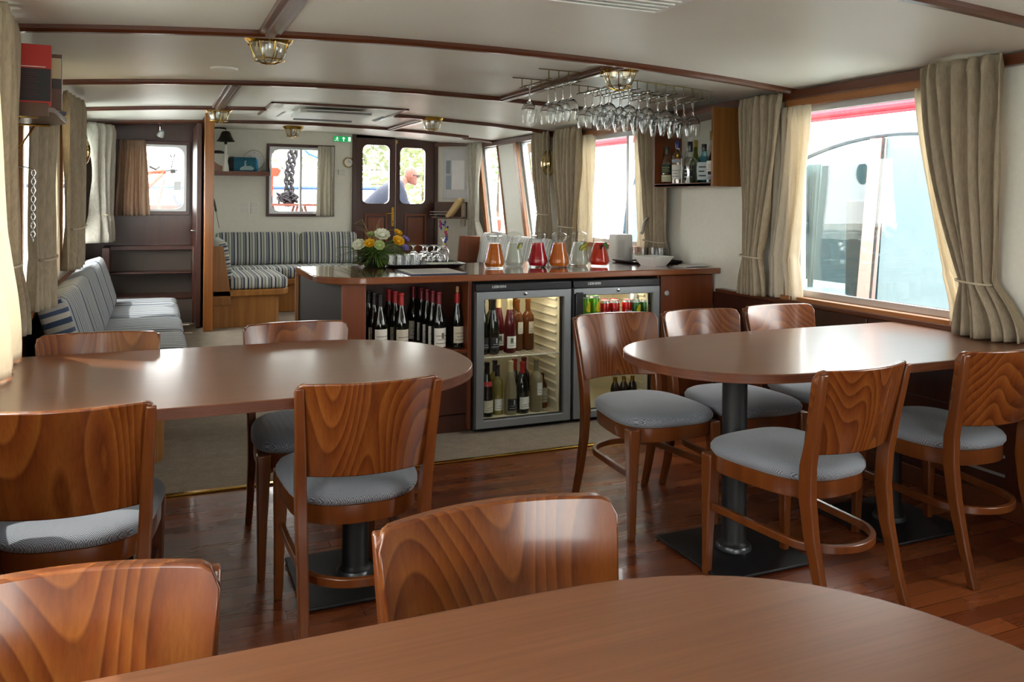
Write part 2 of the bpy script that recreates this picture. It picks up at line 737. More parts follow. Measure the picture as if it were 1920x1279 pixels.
k = 2
for y, xa, xb in ((-1.2, XL, XR), (.42, XL, XR), (2.04, XL, XR), (3.68, XL, XR), (5.3, XL, XR), (6.83, XL, .8), (6.83, 1.84, XR), (8.05, XL, 2.95), (8.2, 2.95, XR)):
    struct(batten(y, xa, xb).build('trim_%d' % k, MAHOGX), 'curved wooden batten across the ceiling')
    k += 1
for x, ya, yb in ((.44, YB, 3.655), (.44, 5.325, 6.805), (2.2, 3.705, 5.275), (2.14, 6.855, 8.025)):
    z = zc(x)
    struct(MB().box(x - .045, x + .045, ya, yb, z - .02, z + .004).box(x - .02, x + .02, ya, yb, z - .03, z - .018).build('trim_%d' % k, MAHOGY, bevel=.003), 'lengthwise wooden batten on the ceiling')
    k += 1

# side walls with their openings
LW = [(.4, 1.6, .85, 1.86), (2.0, 3.42, .82, 1.86), (4.45, 5.6, .86, 1.86), (6.25, 7.75, .86, 1.86)]
mb = MB()
wall_along_y(mb, XL - .1, XL, YB, 8.5, 0, 2.0, LW)
struct(mb.build('wall_left', WALL), 'cream cabin wall behind the long sofa')
RW = [(.2, 1.45, .79, 1.865), (2.5, 3.71, .79, 1.865), (5.2, 6.28, .98, 1.865)]
mb = MB()
wall_along_y(mb, XR, XR + .1, YB, 6.4, 0, 2.0, RW)
YA = [(8.633, 8.17, 8.34, 7.86), (7.62, 7.12, 7.29, 6.8)]   # raked windows: top far, top near, bottom far, bottom near
ZA0, ZA1 = .95, 1.925
mb.box(XR, XR + .1, 6.4, 8.85, 0, ZA0)
mb.box(XR, XR + .1, 6.4, 8.85, ZA1, 2.0)
mb.prism_x([(6.4, ZA0), (6.8, ZA0), (7.12, ZA1), (6.4, ZA1)], XR, XR + .1)
mb.prism_x([(7.29, ZA0), (7.86, ZA0), (8.17, ZA1), (7.62, ZA1)], XR, XR + .1)
mb.prism_x([(8.34, ZA0), (8.85, ZA0), (8.85, ZA1), (8.633, ZA1)], XR, XR + .1)
struct(mb.build('wall_right', WALL), 'cream cabin wall with the big windows')
struct(MB().prism([(2.95, 9.1), (3.32, 8.8), (3.42, 8.8), (3.42, 8.86), (3.02, 9.2), (2.95, 9.2)], .1, 2.03).build('wall_bow_corner', WALL), 'slanting cream wall beside the double doors')
mb = MB()
wall_along_x(mb, 9.1, 9.2, .44, 2.95, .1, 2.1, [(1.1, 1.765, 1.155, 1.875), (2.02, 2.935, .1, 2.0)])
struct(mb.build('wall_bow', WALL), 'cream end wall with the small window')
mb = MB()
wall_along_x(mb, 8.4, 8.5, XL, .40, 0, 2.1, [(-.30, .27, 1.185, 1.815)])
struct(mb.build('wall_companionway', MAHOG), 'dark mahogany end wall')
mb = MB()
wall_along_x(mb, YB - .1, YB, XL - .1, XR + .1, 0, 2.1, [(-.3, 1.2, .75, 1.9)])
struct(mb.build('wall_stern', WALL), 'stern wall behind the dining tables')
for a, b, z0, z1 in LW:
    portal((XL - .11, (a + b) / 2, (z0 + z1) / 2), (1, 0, 0), b - a, z1 - z0)
for a, b, z0, z1 in RW:
    portal((XR + .11, (a + b) / 2, (z0 + z1) / 2), (-1, 0, 0), b - a, z1 - z0)
portal((XR + .11, 7.65, 1.44), (-1, 0, 0), 2.0, 1.0)
portal((1.43, 9.22, 1.5), (0, -1, 0), .68, .75)
portal((2.47, 9.22, 1.6), (0, -1, 0), .75, .68)
portal((-.02, 8.53, 1.5), (0, -1, 0), .58, .65)
portal((.45, YB - .12, 1.3), (0, 1, 0), 1.5, 1.15)

# partition with its golden post
struct(MB().box(.385, .412, 7.45, 9.1, 0.0, 2.03).build('wall_partition', MAHOG), 'thin mahogany partition')
struct(MB().box(.412, .44, 7.45, 9.1, 0.2, 2.03).build('wall_partition', WALL), 'cream side of the partition')
struct(MB().box(.375, .45, 7.38, 7.455, .2, 2.03).build('trim_30', POSTW, bevel=.006), 'golden wooden post at the partition end')

# dado, ledges and rails
def dado(mb, x0, x1, ya, yb, top):
    mb.box(x0, x1, ya, yb, .0, top)

mb = MB()
mb.box(XR - .02, XR, YB, 4.4, 0, .745)
for i in range(9):
    y = -1.9 + i * .72
    if y < 4.2:
        mb.box(XR - .03, XR - .018, y, min(y + .05, 4.3), .1, .74)
struct(mb.build('trim_31', MAHOG, bevel=.003), 'dark panelling under the big window')
struct(MB().box(XR - .055, XR, YB, 4.34, .745, .772).build('trim_32', MAHOGY, bevel=.006), 'wooden ledge above the panelling')
struct(MB().box(XR - .05, XR, YB, 3.93, .0, .09).build('baseboard_right', MAHOGY, bevel=.006), 'dark wooden skirting')
struct(MB().box(XL, XL + .02, YB, 8.3, 0, .74).build('trim_33', MAHOG), 'dark panelling low on the wall')
struct(MB().box(XL, XL + .06, YB, 8.3, .74, .77).build('trim_34', OAKT, bevel=.006), 'oak ledge along the wall')
struct(MB().box(XR - .045, XR, YB, 8.82, 1.898, 1.947).build('trim_35', MAHOGY, bevel=.004), 'dark wooden rail above the windows')
struct(MB().box(XL, XL + .03, YB, 8.4, 1.925, 1.968).box(XL + .03, XL + .038, YB, 8.4, 1.93, 1.944).build('trim_36', ALU, bevel=.003), 'silver curtain rail along the ceiling edge')
d = Vector((3.32 - 2.95, 8.8 - 9.1, 0))
struct(MB().prism([(2.95, 9.1), (3.32, 8.8), (3.29, 8.765), (2.93, 9.065)], 1.93, 1.972).build('trim_37', MAHOGY), 'dark rail above the notice board')
# low heater grille in the panelling under the big window
g = struct(MB().box(XR - .034, XR - .02, 1.8, 2.95, .12, .42).build('trim_38', MAHOG, bevel=.003), 'slotted heater opening in the panelling')
for i in range(3):
    for j in range(4):
        y = 1.85 + j * .27
        MB().box(XR - .038, XR - .033, y, y + .2, .17 + i * .08, .182 + i * .08).build('grille_slot', ALU, g)


def side_window(n, x, sgn, a, b, z0, z1, label, mull=None, oak=True):
    """x = inner face of the wall; sgn = outward direction"""
    o = x + sgn * .05
    mb = MB()
    w = .035
    xa, xb = sorted((o - .02, o + .02))
    mb.box(xa, xb, a, b, z0, z0 + w).box(xa, xb, a, b, z1 - w, z1).box(xa, xb, a, a + w, z0 + w, z1 - w).box(xa, xb, b - w, b, z0 + w, z1 - w)
    if mull:
        mb.box(xa, xb, mull - .018, mull + .018, z0 + w, z1 - w)
    f = struct(mb.build('window_%d' % n, ALU, bevel=.004), label)
    MB().box(o - .003, o + .003, a + w, b - w, z0 + w, z1 - w).build('window_pane', PANE, f)
    if oak:
        mb = MB()
        xa, xb = sorted((x, x - sgn * .018))
        mb.box(xa, xb, a - .045, b + .045, z1 - .005, z1 + .04).box(xa, xb, a - .045, a + .005, z0 - .03, z1 - .005).box(xa, xb, b - .005, b + .045, z0 - .03, z1 - .005)
        xa, xb = sorted((x, x - sgn * .045))
        mb.box(xa, xb, a - .045, b + .045, z0 - .035, z0 + .004)
        # reveals through the wall
        xa, xb = sorted((x, x + sgn * .1))
        mb.box(xa, xb, a - .002, b + .002, z0 - .004, z0 + .002).box(xa, xb, a - .002, b + .002, z1 - .002, z1 + .004)
        mb.build('window_oak_casing', OAKT, f, bevel=.003)
    return f


wn_ = 1
for i, (a, b, z0, z1) in enumerate(RW):
    side_window(wn_, XR, 1, a, b, z0, z1, ['window beside the front table', 'big window by the far table', 'window behind the sink'][i], mull=(5.56 if i == 2 else None))
    wn_ += 1
for i, (a, b, z0, z1) in enumerate(LW):
    side_window(wn_, XL, -1, a, b, z0, z1, 'cabin side window behind curtains')
    wn_ += 1
for tf, tn, bf, bn in YA:
    mb = MB()
    q = [(bn, ZA0), (bf, ZA0), (tf, ZA1), (tn, ZA1)]
    cy = sum(p[0] for p in q) / 4
    cz = (ZA0 + ZA1) / 2
    inn = [(cy + (y - cy) * .86, cz + (z - cz) * .925) for y, z in q]
    for i in range(4):
        j = (i + 1) % 4
        mb.prism_x([q[i], q[j], inn[j], inn[i]], XR + .02, XR + .07)
    f = struct(mb.build('window_%d' % wn_, ALU, bevel=.006), 'raked window towards the bow')
    MB().prism_x(inn, XR + .042, XR + .048).build('window_pane', PANE, f)
    mb = MB()
    e = .065
    mb.prism_x([(bf - .005, ZA0 - .03), (bf + e, ZA0 - .03), (tf + e, ZA1 + .01), (tf - .005, ZA1 + .01)], XR - .03, XR)
    mb.prism_x([(bn - .02, ZA0 - .03), (bn + .005, ZA0 - .03), (tn + .005, ZA1 + .01), (tn - .02, ZA1 + .01)], XR - .012, XR)
    mb.prism_x([(bn - .02, ZA0 - .035), (bf + e, ZA0 - .035), (bf + e, ZA0 + .005), (bn - .02, ZA0 + .005)], XR - .03, XR)
    mb.prism_x([(tn - .02, ZA1 - .005), (tf + e, ZA1 - .005), (tf + e, ZA1 + .02), (tn - .02, ZA1 + .02)], XR - .012, XR)
    mb.build('window_oak_casing', OAKT, f, bevel=.003)
    wn_ += 1

# small bow window: mahogany casing, rounded aluminium frame, slider
f = struct(holed(MB(), (1.075, 1.79, 1.13, 1.9), (1.105, 1.76, 1.16, 1.87), 9.075, 9.15, .004).build('window_%d' % wn_, MAHOG, bevel=.004), 'small window in the cream end wall')
holed(MB(), (1.105, 1.76, 1.16, 1.87), (1.13, 1.735, 1.185, 1.845), 9.12, 9.16, .09).box(1.425, 1.45, 9.13, 9.16, 1.185, 1.845).build('window_slider', ALU, f)
MB().box(1.12, 1.75, 9.143, 9.147, 1.175, 1.855).build('window_pane', PANE, f)
wn_ += 1
f = struct(holed(MB(), (-.33, .30, 1.155, 1.845), (-.295, .265, 1.19, 1.81), 8.375, 8.43, .004).build('window_%d' % wn_, MAHOG, bevel=.004), 'window in the dark mahogany wall')
holed(MB(), (-.295, .265, 1.19, 1.81), (-.275, .245, 1.21, 1.79), 8.40, 8.46, .08).build('window_seal', ALU, f)
MB().box(-.285, .255, 8.443, 8.447, 1.2, 1.8).build('window_pane', PANE, f)
wn_ += 1
# stern glazing
f = struct(holed(MB(), (-.3, 1.2, .75, 1.9), (-.24, 1.14, .81, 1.84), YB - .08, YB - .02, .02).build('window_%d' % wn_, ALU), 'stern window')
MB().box(-.24, 1.14, YB - .053, YB - .047, .81, 1.84).build('window_pane', PANE, f)

# mahogany double doors to the bow deck
struct(MB().box(1.985, 2.025, 9.07, 9.2, .2, 2.03).box(2.93, 2.965, 9.07, 9.2, .2, 1.985).build('trim_39', MAHOG, bevel=.004), 'door posts')
for i, (x0, x1, p0, p1, zt) in enumerate(((2.025, 2.474, 2.1, 2.405, 1.925), (2.478, 2.93, 2.525, 2.82, 1.905))):
    mb = MB()
    holed(mb, (x0, x1, 1.2, 2.035 - i * .03), (p0, p1, 1.275, zt), 9.1, 9.14, .06)
    mb.box(x0, x1, 9.1, 9.14, .2, 1.2)
    dr = struct(mb.build('door_%d' % (i + 1), MAHOG), 'mahogany half door with an oblong glass')
    mb = MB()
    holed(mb, (x0 + .1, x1 - .09, .42, 1.16), (x0 + .125, x1 - .115, .445, 1.135), 9.088, 9.1, .004)
    mb.box(x0 + .14, x1 - .13, 9.091, 9.102, .46, 1.12)
    mb.build('door_panel', REDWOOD, dr, bevel=.004)
    holed(MB(), (p0 - .012, p1 + .012, 1.263, zt + .012), (p0, p1, 1.275, zt), 9.092, 9.102, .06, ro=.07).build('door_glazing_bead', MAHOG, dr)
    MB().box(p0 - .01, p1 + .01, 9.118, 9.122, 1.265, zt + .01).build('door_pane', PANE, dr)
    if i == 0:
        h = MB().prism_y(rrect(2.428, 2.458, 1.02, 1.235, .012), 9.088, 9.1).build('door_handle_plate', BRASS, dr)
        MB().tube([(2.443, 9.09, 1.165), (2.443, 9.05, 1.165), (2.425, 9.045, 1.165), (2.35, 9.045, 1.162)], .008, 10).build('door_handle', BRASS, h)
        MB().lathe([(0, 0), (.006, .001), (.006, .003), (0, .003)], 10).build('keyhole', BLACK, h, loc=(2.443, 9.088, 1.07), rot=(PI / 2, 0, 0))
    else:
        MB().rbox((2.486, 9.092, 1.965), (.02, .014, .045)).build('door_latch', BRASS, dr, bevel=.003)

# companionway steps below the dark wall: two treads, cheeks and back
t = thing('companionway_steps', 'dark wooden steps below the mahogany wall window', 'steps', (0, 0, 0))
GREYB = plain('grey_brown_riser', '#4d4138', .5)
MB().box(-.42, -.36, 7.95, 8.39, 0, .88).build('cheek', MAHOG, t, bevel=.004)
MB().box(.31, .37, 7.95, 8.39, 0.2, .88).build('cheek', MAHOG, t, bevel=.004)
MB().box(-.36, .31, 8.3, 8.32, .2, .84).build('riser', GREYB, t)
MB().box(-.36, .31, 7.97, 8.3, .42, .445).build('tread', MAHOG, t, bevel=.004)
MB().box(-.36, .31, 8.12, 8.3, .63, .65).build('tread', MAHOG, t, bevel=.004)
MB().box(-.42, .37, 8.2, 8.39, .84, .88).build('tread', MAHOG, t, bevel=.004)
MB().box(-.36, .31, 7.98, 8.0, .2, .42).build('riser', GREYB, t)
# half-open inner door seen edge-on beside the post
dr = MB().box(-.02, .02, 0, .62, .205, 1.96)
dr.box(.02, .03, .08, .54, 1.3, 1.85).box(.02, .03, .08, .54, .35, 1.18)
dr = struct(dr.build('door_4', MAHOG, loc=(.345, 7.62, 0), rotz=math.radians(1), bevel=.004), 'dark panelled door standing open by the post')
MB().tube([(-.02, .07, 1.03), (-.05, .07, 1.03), (-.055, .09, 1.03), (-.055, .17, 1.025)], .008, 8).build('door_handle', CHROME, dr)
# ceiling details
t = MB().lathe([(0, 0), (.07, .0), (.075, .012), (.06, .016), (0, .016)], 24).build('ceiling_speaker', WHITE, loc=(.337, 4.777, zc(.337) - .014))
tag(t, 'small round white disc on the ceiling behind the first cage lamp', 'detector')
t = MB().lathe([(0, 0), (.055, .002), (.06, .012), (0, .014)], 20).build('ceiling_speaker', plain('grey_plastic', '#6f6f74', .5), loc=(-.08, 8.22, zc(-.08) - .013))
tag(t, 'small dark disc on the ceiling by the spot lamp', 'detector')
t = thing('ceiling_vent', 'flat white ceiling vent near the first batten', 'vent', (1.45, 2.45, zc(1.45)))
MB().box(-.26, .27, -.2, .19, -.03, .003).build('frame', WHITE, t, bevel=.008)
for i in range(8):
    MB().rbox((0, -.15 + i * .042, -.034), (.44, .02, .004), (.5, 0, 0)).build('slat', WHITE, t)
# air conditioner cassette
t = thing('air_conditioner', 'square white air conditioner panel set into the ceiling', 'air conditioner', (1.32, 6.88, zc(1.3)))
mb = MB()
mb.M = Matrix.Rotation(PI / 2, 4, 'X')
holed(mb, (-.5, .5, -.44, .44), (-.3, .3, -.26, .26), -.002, .045, .03, ro=.02)
mb.build('frame', WHITE, t, bevel=.004)
MB().box(-.285, .285, -.245, .245, -.05, -.02).build('intake_grille', plain('vent_white', '#d8d8d6', .5), t, bevel=.004)
for s in (-1, 1):
    MB().rbox((s * .4, 0, -.05), (.03, .36, .006), (0, s * .3, 0)).build('air_flap', plain('flap_grey', '#77797c', .5), t, bevel=.002)
    MB().rbox((0, s * .355, -.05), (.5, .03, .006), (-s * .3, 0, 0)).build('air_flap', plain('flap_grey', '#77797c', .5), t, bevel=.002)
MB().box(-.53, .53, -.47, -.45, -.018, .0).box(-.53, -.51, -.47, .47, -.018, 0).box(.51, .53, -.47, .47, -.018, 0).build('wooden_surround', MAHOGX, t)
# ------------------------------------------------------------------ tables
def d_table(name, label, x_end, x_tip, y0, y1, bases, group=None, right=False):
    """long top with one rounded end; pedestals on square plates"""
    yc, hw = (y0 + y1) / 2, (y1 - y0) / 2
    s = 1 if x_tip > x_end else -1
    pts = [(x_end, y0)]
    ex = .52
    x_r = x_tip - s * ex
    for i in range(29):
        a = -PI / 2 + PI * i / 28
        ca, sa = math.cos(a), math.sin(a)
        pts.append((x_r + s * ex * abs(ca) ** .82, yc + hw * math.copysign(abs(sa) ** .88, sa)))
    pts.append((x_end, y1))
    if s < 0:
        pts.reverse()
    t = thing(name, label, 'table', (x_r, yc, 0), 0, group)
    pts = [(x - x_r, y - yc) for x, y in pts]
    top = MB().prism(pts, .718, .75, 0).build('tabletop', TABLE, t, bevel=.003)
    # layered ply edging
    mb = MB()
    for i in range(5):
        z0 = .7195 + i * .006
        o = .0016 if i % 2 == 0 else .0006
        q = [(x * 1.0 + (o * s if x * s > -.1 else 0) * (1 if x * s > .05 else 0), y + math.copysign(o, y)) for x, y in pts]
        mb.prism(q, z0, z0 + .005)
    mb.build('layered_edge', EDGE, t)
    for k, bx in enumerate(bases):
        bx -= x_r
        MB().box(bx - .21, bx + .21, -.21, .21, .004, .016).build('base_plate', BLACK, t, bevel=.004)
        MB().lathe([(0, .016), (.062, .016), (.062, .03), (.052, .04), (.046, .05), (.046, .70), (0, .70)], 28).build('column', BLACK, t, loc=(bx, 0, 0))
        MB().lathe([(.047, .017), (.066, .017), (.066, .024), (.06, .034), (.047, .034)], 28).build('collar', plain('worn_steel', '#55585b', .3, .7), t, loc=(bx, 0, .0))
        MB().box(bx - .16, bx + .16, -.2, .2, .70, .718).build('top_plate', BLACK, t)
    return t


EDGE = wood('ply_edge', '#3f1d0e', '#5c2f18', '#7a4527', axis='X', rough=.4)
d_table('dining_table', 'long reddish table with rounded end standing before the wine shelf', -.56, 1.035, 2.40, 3.35, (.65, -.1))
d_table('dining_table', 'long reddish table reaching the big window with rounded end towards the aisle', 3.262, 1.6, 2.14, 2.95, (2.01, 2.80))
d_table('dining_table', 'reddish table closest to the camera with an empty rounded end', -.56, 1.02, .12, 1.08, (.45, -.2))


# ------------------------------------------------------------------ chairs
def outline(k, n=40):
    p = []
    for i in range(n):
        a = 2 * PI * i / n
        ca, sa = math.cos(a), math.sin(a)
        y = .225 * math.copysign(abs(sa) ** .6, sa)
        e = .55 if sa > 0 else .75
        w = .20 + .022 * (y / .225)
        x = w * math.copysign(abs(ca) ** e, ca)
        if sa > 0:
            y += .012 * (1 - (x / w) ** 2)
        p.append((x * k, y * k))
    return p


def make_chair():
    t = thing('dining_chair', '', 'chair')
    mb = MB()
    rings = []
    for k, z in ((.94, .433), (1.0, .434), (1.035, .446), (1.035, .458), (1.0, .47), (.93, .4785), (.8, .485), (.55, .490), (.25, .492), (.02, .4925)):
        rings.append([(x, y, z) for x, y in outline(k)])
    mb.rings(rings)
    mb.build('seat', TWEED, t, smooth=60)
    MB().rings([[(x, y, z) for x, y in outline(k)] for k, z in ((.985, .378), (.99, .381), (.99, .431), (.97, .434))]).build('seat_frame', CHAIRLEG, t)
    for s in (-1, 1):
        rings = []
        for z, w in ((0, .026), (.2, .034), (.38, .046), (.43, .048)):
            cx, cy = s * (.192 - (w - .026) * .25), .2 - (w - .026) * .4
            h = w / 2
            rings.append([(cx - h, cy - h, z), (cx + h, cy - h, z), (cx + h, cy + h, z), (cx - h, cy + h, z)])
        MB().rings(rings).build('leg', CHAIRLEG, t, bevel=.005)
        rings = []
        for z, x, y, wx, wy in ((0, .178, -.325, .026, .028), (.12, .176, -.285, .028, .034), (.28, .176, -.245, .03, .044), (.4, .178, -.23, .032, .05), (.5, .182, -.235, .032, .048), (.62, .186, -.262, .030, .036), (.72, .192, -.286, .028, .026), (.798, .196, -.303, .025, .02)):
            cx = s * x
            rings.append([(cx - wx / 2, y - wy / 2, z), (cx + wx / 2, y - wy / 2, z), (cx + wx / 2, y + wy / 2, z), (cx - wx / 2, y + wy / 2, z)])
        MB().rings(rings).build('leg', CHAIRLEG, t, bevel=.005)
    # bent stretcher: front legs round to the back
    pts = []
    for i in range(33):
        a = -PI * 1.0 + PI * i / 32 + 0
        pts.append((.165 * math.cos(a), -.13 + .155 * math.sin(a), .235))
    pts = [(-.185, .19, .245)] + [(-.178, .04, .24)] + pts + [(.178, .04, .24), (.185, .19, .245)]
    rings = []
    for i, p in enumerate(pts):
        a, b = Vector(pts[max(i - 1, 0)]), Vector(pts[min(i + 1, len(pts) - 1)])
        d = (b - a).normalized()
        nrm = Vector((d.y, -d.x, 0)).normalized() * .009
        P = Vector(p)
        rings.append([tuple(P - nrm - Vector((0, 0, .013))), tuple(P + nrm - Vector((0, 0, .013))), tuple(P + nrm + Vector((0, 0, .013))), tuple(P - nrm + Vector((0, 0, .013)))])
    MB().rings(rings).build('stretcher', CHAIRLEG, t, bevel=.003)
    # curved back panel
    ZB, ZT = .535, .808

    def surf(u, v, off):
        q = u * 2 - 1
        z1 = ZT
        wtop = .21
        r = .03
        ex = abs(q) * wtop - (wtop - r)
        if ex > 0:
            z1 = ZT - r + math.sqrt(max(r * r - ex * ex, 0))
        z = ZB + (z1 - ZB) * v
        w = .185 + (.21 - .185) * (z - ZB) / (ZT - ZB)
        x = q * w
        yp = -.246 - (z - .54) * .215
        y = yp + .020 - .052 * (1 - q * q) + off
        return (x, y, z)

    nu, nv = 32, 8
    per = [(i / nu, 0) for i in range(nu)] + [(1, j / nv) for j in range(nv)] + [(1 - i / nu, 1) for i in range(nu)] + [(0, 1 - j / nv) for j in range(nv)]
    mb = MB()
    mb.grid(lambda u, v: surf(u, v, .012), nu, nv)
    mb.grid(lambda u, v: surf(u, v, -.012), nu, nv)
    a = [surf(u, v, .012) for u, v in per]
    b = [surf(u, v, -.012) for u, v in per]
    mb.rings([a, b], cap=False)
    mb.build('backrest', CHAIRW, t, bevel=.004, smooth=50)
    return t


chair0 = make_chair()
CH = [
    # x, y, heading, label, group
    (1.905, 2.975, 178.5, 'stained wooden chair facing the camera in front of the drinks fridge', 0),
    (2.35, 2.955, 178.2, 'stained wooden chair in the middle of three on the far side of the window table', 0),
    (2.845, 2.985, 179.3, 'stained wooden chair on the far side of the window table next to the window wall', 0),
    (-.201, 3.14, 177, 'stained wooden chair with bold flame grain in front of the long striped sofa', 1),
    (.535, 3.17, 180.5, 'stained wooden chair between the wine shelf table and the bar corner', 1),
    (.567, 2.60, -1.5, 'stained wooden chair seen from behind with its back against the wine shelf table', 1),
    (-.185, 2.555, -3, 'stained wooden chair seen from behind at the picture edge under the linen curtain', 1),
    (2.015, 2.25, 6, 'stained wooden chair seen from behind with bold nested grain at the window table', 0),
    (2.77, 2.305, -2, 'stained wooden chair seen from behind next to the tied curtain', 0),
    (.52, .96, 180, 'large stained wooden chair back facing the camera across the empty front table', 2),
    (-.135, .94, 177, 'stained wooden chair back facing the camera, cut by the lower picture corner', 2),
]
for i, (x, y, a, lab, g) in enumerate(CH):
    o = chair0 if i == 0 else dup(chair0, (0, 0, 0))
    o.location = (x, y, 0)
    o.rotation_euler = (0, 0, math.radians(a))
    o['label'] = lab
    o['group'] = ['chairs around the window table', 'chairs around the wine shelf table', 'chairs at the front table'][g]

# ------------------------------------------------------------------ long sofa along the wall
def cushion(name, sx, sy, sz, mats, parent, loc, rot=(0, 0, 0), puff=.02, end_mi=None, r=.35):
    """padded box: rounded, slightly domed"""
    mb = MB()
    n = 44
    def ring(k, z):
        p = []
        for i in range(n):
            a = 2 * PI * i / n
            ca, sa = math.cos(a), math.sin(a)
            e = r * .5
            p.append((sx / 2 * k[0] * math.copysign(abs(ca) ** e, ca), sy / 2 * k[1] * math.copysign(abs(sa) ** e, sa), z))
        return p
    e = min(.018, sz * .2)
    kx, ky = 1 - e * 2 / sx, 1 - e * 2 / sy
    h = sz / 2
    rings = [ring((kx * .5, ky * .5), -h), ring((kx * .98, ky * .98), -h), ring((1, 1), -h + e), ring((1.0, 1.0), 0), ring((1, 1), h - e), ring((kx, ky), h), ring((kx * .8, ky * .8), h + puff * .6), ring((kx * .45, ky * .45), h + puff), ring((.02, .02), h + puff)]
    mb.rings(rings)
    o = mb.build(name, mats, parent, smooth=60, loc=loc, rot=rot)
    if end_mi is not None:
        me = o.data
        for p in me.polygons:
            c = p.center
            if abs(p.normal.y) > .7 and abs(c.z) < h * .9:
                p.material_index = end_mi
            if abs(p.normal.x) > .7 and abs(c.z) < h * .9 and end_mi == 1:
                p.material_index = end_mi
    return o


t = thing('long_sofa', 'long pale blue striped sofa under the curtained windows', 'sofa', (XL, 6.2, 0))
mb = MB()
mb.prism([(.06, -1.5), (.10, -1.68), (.2, -1.78), (.45, -1.81), (.57, -1.78), (.62, -1.70), (.63, -1.6), (.63, 1.6), (.06, 1.6)], .0, .3)
mb.build('base', OAK, t, bevel=.004)
ys = [4.4, 5.11, 5.83, 6.58, 7.36, 7.82]
for a, b in zip(ys, ys[1:]):
    cushion('seat_cushion', .60, b - a - .012, .15, FINY, t, (.46, (a + b) / 2 - 6.2, .375), puff=.012)
yb = [4.42, 5.05, 5.68, 6.3, 6.92, 7.5]
for i, (a, b) in enumerate(zip(yb, yb[1:])):
    o = cushion('back_cushion', .40, b - a - .014, .13, [FINY, FINZ], t, (.185, (a + b) / 2 - 6.2, .635), rot=(0, math.radians(73), 0), puff=.016)
    for p in o.data.polygons:
        if p.normal.y < -.5 and abs(p.center.z) < .06 and i == 0:
            p.material_index = 1

# ------------------------------------------------------------------ corner bench at the bow
t = thing('corner_bench', 'corner bench with blue and beige striped cushions by the golden post', 'bench', (.45, 7.55, .2))
# end base panel, rounded corner, and the leg of the L under the window
mb = MB()
mb.prism([(0, 0), (.48, 0), (.54, .03), (.57, .1), (.57, .9), (1.55, .9), (1.55, 1.5), (0, 1.5)], 0, .27)
mb.build('base', OAK, t, bevel=.003)
mb = MB()
mb.prism([(0, -.03), (.5, -.03), (.6, 0), (.65, .09), (.65, .86), (1.58, .86), (1.58, 1.5), (0, 1.5)], .27, .325)
mb.build('seat_rail', OAK, t, bevel=.008)
# slanted end panel behind the back cushion
MB().prism_y([(0, .2), (.165, .2), (.09, .70), (0, .70)], -.03, -.005).box(0, .06, -.03, 0, .69, .705).build('end_panel', OAK, t, bevel=.003)
c = cushion('seat_cushion', .52, .92, .1, [STRX], t, (.385, .45, .375), puff=.012)
cushion('seat_cushion', 1.5, .55, .1, [STRX], t, (.80, 1.19, .375), puff=.012)
c = cushion('back_cushion', .34, .95, .085, [STRY, STRX], t, (.105, .49, .575), rot=(0, math.radians(81), 0), puff=.012)
for p in c.data.polygons:
    if p.normal.y < -.5:
        p.material_index = 1
for x0, x1 in ((.11, .955), (.965, 1.57)):
    cushion('back_cushion', x1 - x0, .34, .1, [STRX], t, ((x0 + x1) / 2, 1.465, .595), rot=(math.radians(80), 0, 0), puff=.02)

# seats along the window wall behind the bar
t = thing('window_bench', 'striped window bench with a reddish wooden end behind the bar', 'bench', (2.95, 7.4, .2))
MB().box(-.16, .36, -.85, .85, 0, .34).build('base', REDWOOD, t, bevel=.004)
MB().prism_y([(-.06, .1), (.17, .1), (.23, .74), (.0, .745)], .86, .89).build('end_panel', REDWOOD, t, bevel=.006)
cushion('seat_cushion', .5, .84, .09, [FINY], t, (.09, -.43, .39), puff=.012)
cushion('seat_cushion', .5, .84, .09, [FINY], t, (.09, .42, .39), puff=.012)
FINYY = stripes('fine_striped_cloth_y', 'Y', .06, [(4, '#d4d2cc'), (1, '#5f6c80'), (2.4, '#cfcac0'), (1, '#7f8a97')])
for y in (-.64, -.22, .2, .62):
    cushion('back_cushion', .36, .41, .11, [FINYY], t, (.25, y, .60), rot=(0, math.radians(-78), 0), puff=.015)

# ------------------------------------------------------------------ bar: worktop, wine shelf, cupboard
pts = [(1.08, 4.345)]
for i in range(9):
    a = math.radians(-90 - 90 * i / 8)
    pts.append((1.05 + .26 * math.cos(a), 4.605 + .26 * math.sin(a)))
pts += [(.79, 4.7), (.79, 5.2), (3.315, 5.2), (3.315, 4.345)]
top = MB().prism([(x - 2, y - 4.75) for x, y in pts], .862, .9).build('bar_worktop', BARTOP, loc=(2, 4.75, 0), bevel=.006)
tag(top, 'long polished reddish bar counter top carrying jugs and glasses', 'worktop')
MB().rbox((.98, -.02, .1502), (.004, .8, .0006)).build('joint', plain('seam', '#3a1c10', .5), top)
top.children[0].location.z = .75

t = thing('bar_cabinet', 'open bar cabinet with wine bottles below the round counter corner', 'cabinet', (1.0, 4.4, 0))
